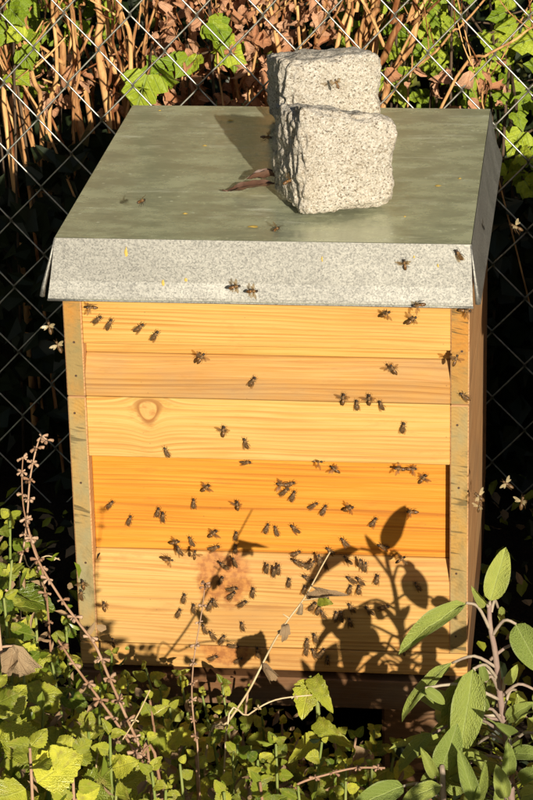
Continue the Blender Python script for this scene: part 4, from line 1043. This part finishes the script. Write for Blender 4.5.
G['on the reddish patch of the lowest plank'] = [(224.5, 565, 130, 'w', 0), (221, 580, 62, 'w', 0), (235, 562, 102, 's', 0), (232.5, 588, 20, 'w', 0), (232, 595, 42, 's', 0), (243, 603, 30, 'w', 0)]
G['around the thin upright dried stalk'] = [(184.3, 598, 70, 'w', 0), (179, 612.8, 70, 'w', 0), (194.5, 608, 85, 'w', 0), (209.7, 605, 62, 'w', 0), (214.7, 602, 100, 'w', 0), (205, 628.7, 115, 'w', 0), (213, 634.7, 122, 'w', 0), (222, 639.4, 58, 'w', 0), (243, 625.7, 95, 'w', 0)]
G['low down beside the curved pale stem'] = [(233.5, 645.4, 0, 'w', 0), (213, 657, 30, 'w', 0), (238.5, 659.7, 40, 'w', 0), (258.4, 651.6, 90, 'w', 0)]
G['around the curled leaf on the pale stem'] = [(312.8, 605.6, 55, 'w', 0), (318.8, 609.4, 75, 'w', 0), (324, 614, 125, 'w', 0), (336, 616, 92, 'w', 0), (342, 616, 95, 'w', 0), (350.6, 621.6, 110, 'w', 0), (352, 607.5, 130, 's', 0)]
G['in the knot of bees left of the sage shadow'] = [(352.5, 579.4, 145, 'w', 0), (361, 580.3, 125, 'w', 0), (350, 589, 72, 'w', 0), (359, 589, 80, 'w', 0), (377, 579, 72, 'w', 0)]
G['over the big sage leaf shadow'] = [(383.5, 606.6, 10, 'w', 0), (370, 610, 140, 'w', 0), (418, 586, 130, 's', 0), (404, 650, 90, 's', .002)]
G['at the foot of the lowest plank left of the sage'] = [(315.6, 637.5, 100, 'w', 0), (307, 643, 92, 's', 0), (307, 650, 80, 'w', 0), (322, 652, 60, 'w', 0), (315.6, 653, 110, 'w', 0), (327.6, 659, 90, 's', 0)]
G['at the lower left corner post'] = [(83.8, 584, 80, 'f', .005), (82, 594.4, 100, 'w', 0), (105, 606, 92, 's', 0), (114.4, 642, 92, 'f', .02)]
for where, L_ in G.items():
    for (px, py, an, md, of) in L_: bee(px, py, an, md, where, of)
for px, py, an, md, of in ((235, 287, 20, 'f', .014), (253, 291, 22, 'f', .012), (405, 264, 92, 's', 0), (459, 254, 118, 'w', 0)): bee(px, py, an, md, 'on the front edge of the metal lid', of, 'skirt')
for px, py, an, md, of in ((142, 203, 55, 'f', .03), (276, 231, 75, 's', 0), (266, 139, 30, 'f', .03)): bee(px, py, an, md, 'over the top of the lid', of, 'lid')
# on the stones
bee(337, 84, 120, 's', 'on the front of the back stone', 0, (at(337, 84, .345), (0, -1, .1)))
bee(350, 126, 170, 's', 'on the top edge of the front stone', 0, (at(350, 126, .105), (0, -.5, .9)))
bee(299, 119, 165, 's', 'on the top edge of the front stone', 0, (at(299, 119, .115), (0, -.5, .9)))
bee(289, 183, 20, 'f', 'by the rough left side of the front stone', 0, (at(289, 183, .085), (-.5, -.7, .4)))
for px, py, an, of in ((50, 328, 100, -.03), (59, 347, 120, -.02)): bee(px, py, an, 'f', 'flying in the dark gap left of the upper box', of, 'air', 1.05)
for px, py, an, of in ((516, 229, 155, .05), (508, 485, 150, -.1), (523, 503, 70, -.1)): bee(px, py, an, 'f', 'flying in the dark gap right of the hive', of, 'air', 1.05)
bee(478, 497, 140, 'f', 'at the right side of the hive above the sage', -.02, 'air', 1.1)
bee(480, 507, 80, 'f', 'at the right side of the hive above the sage', -.02, 'air', .9)
# labels: by place, then by order within that place
ORD = ['leftmost', 'second from left', 'third from left', 'fourth from left', 'fifth from left', 'sixth from left', 'seventh from left', 'eighth from left', 'ninth from left', 'tenth from left', 'eleventh from left']
def heading(a):
    return ['rightward', 'up and right', 'upward', 'up and left', 'leftward', 'down and left', 'downward', 'down and right'][int(((a+22.5) % 360)//45)]
bywhere = {}
for b in BEES: bywhere.setdefault(b[3], []).append(b)
for where, L_ in bywhere.items():
    L_.sort(key=lambda b: b[1])
    for k, (o, px, py, wh, md, an) in enumerate(L_):
        act = {'f': 'hovering', 's': 'wings-out', 'w': 'crawling'}[md]
        wd = where if not where.startswith('flying ') else where[7:]
        o['label'] = ('%s bee %s' % (act, wd)) if len(L_) == 1 else ('%s bee %s, %s' % (act, wd, ORD[k]))
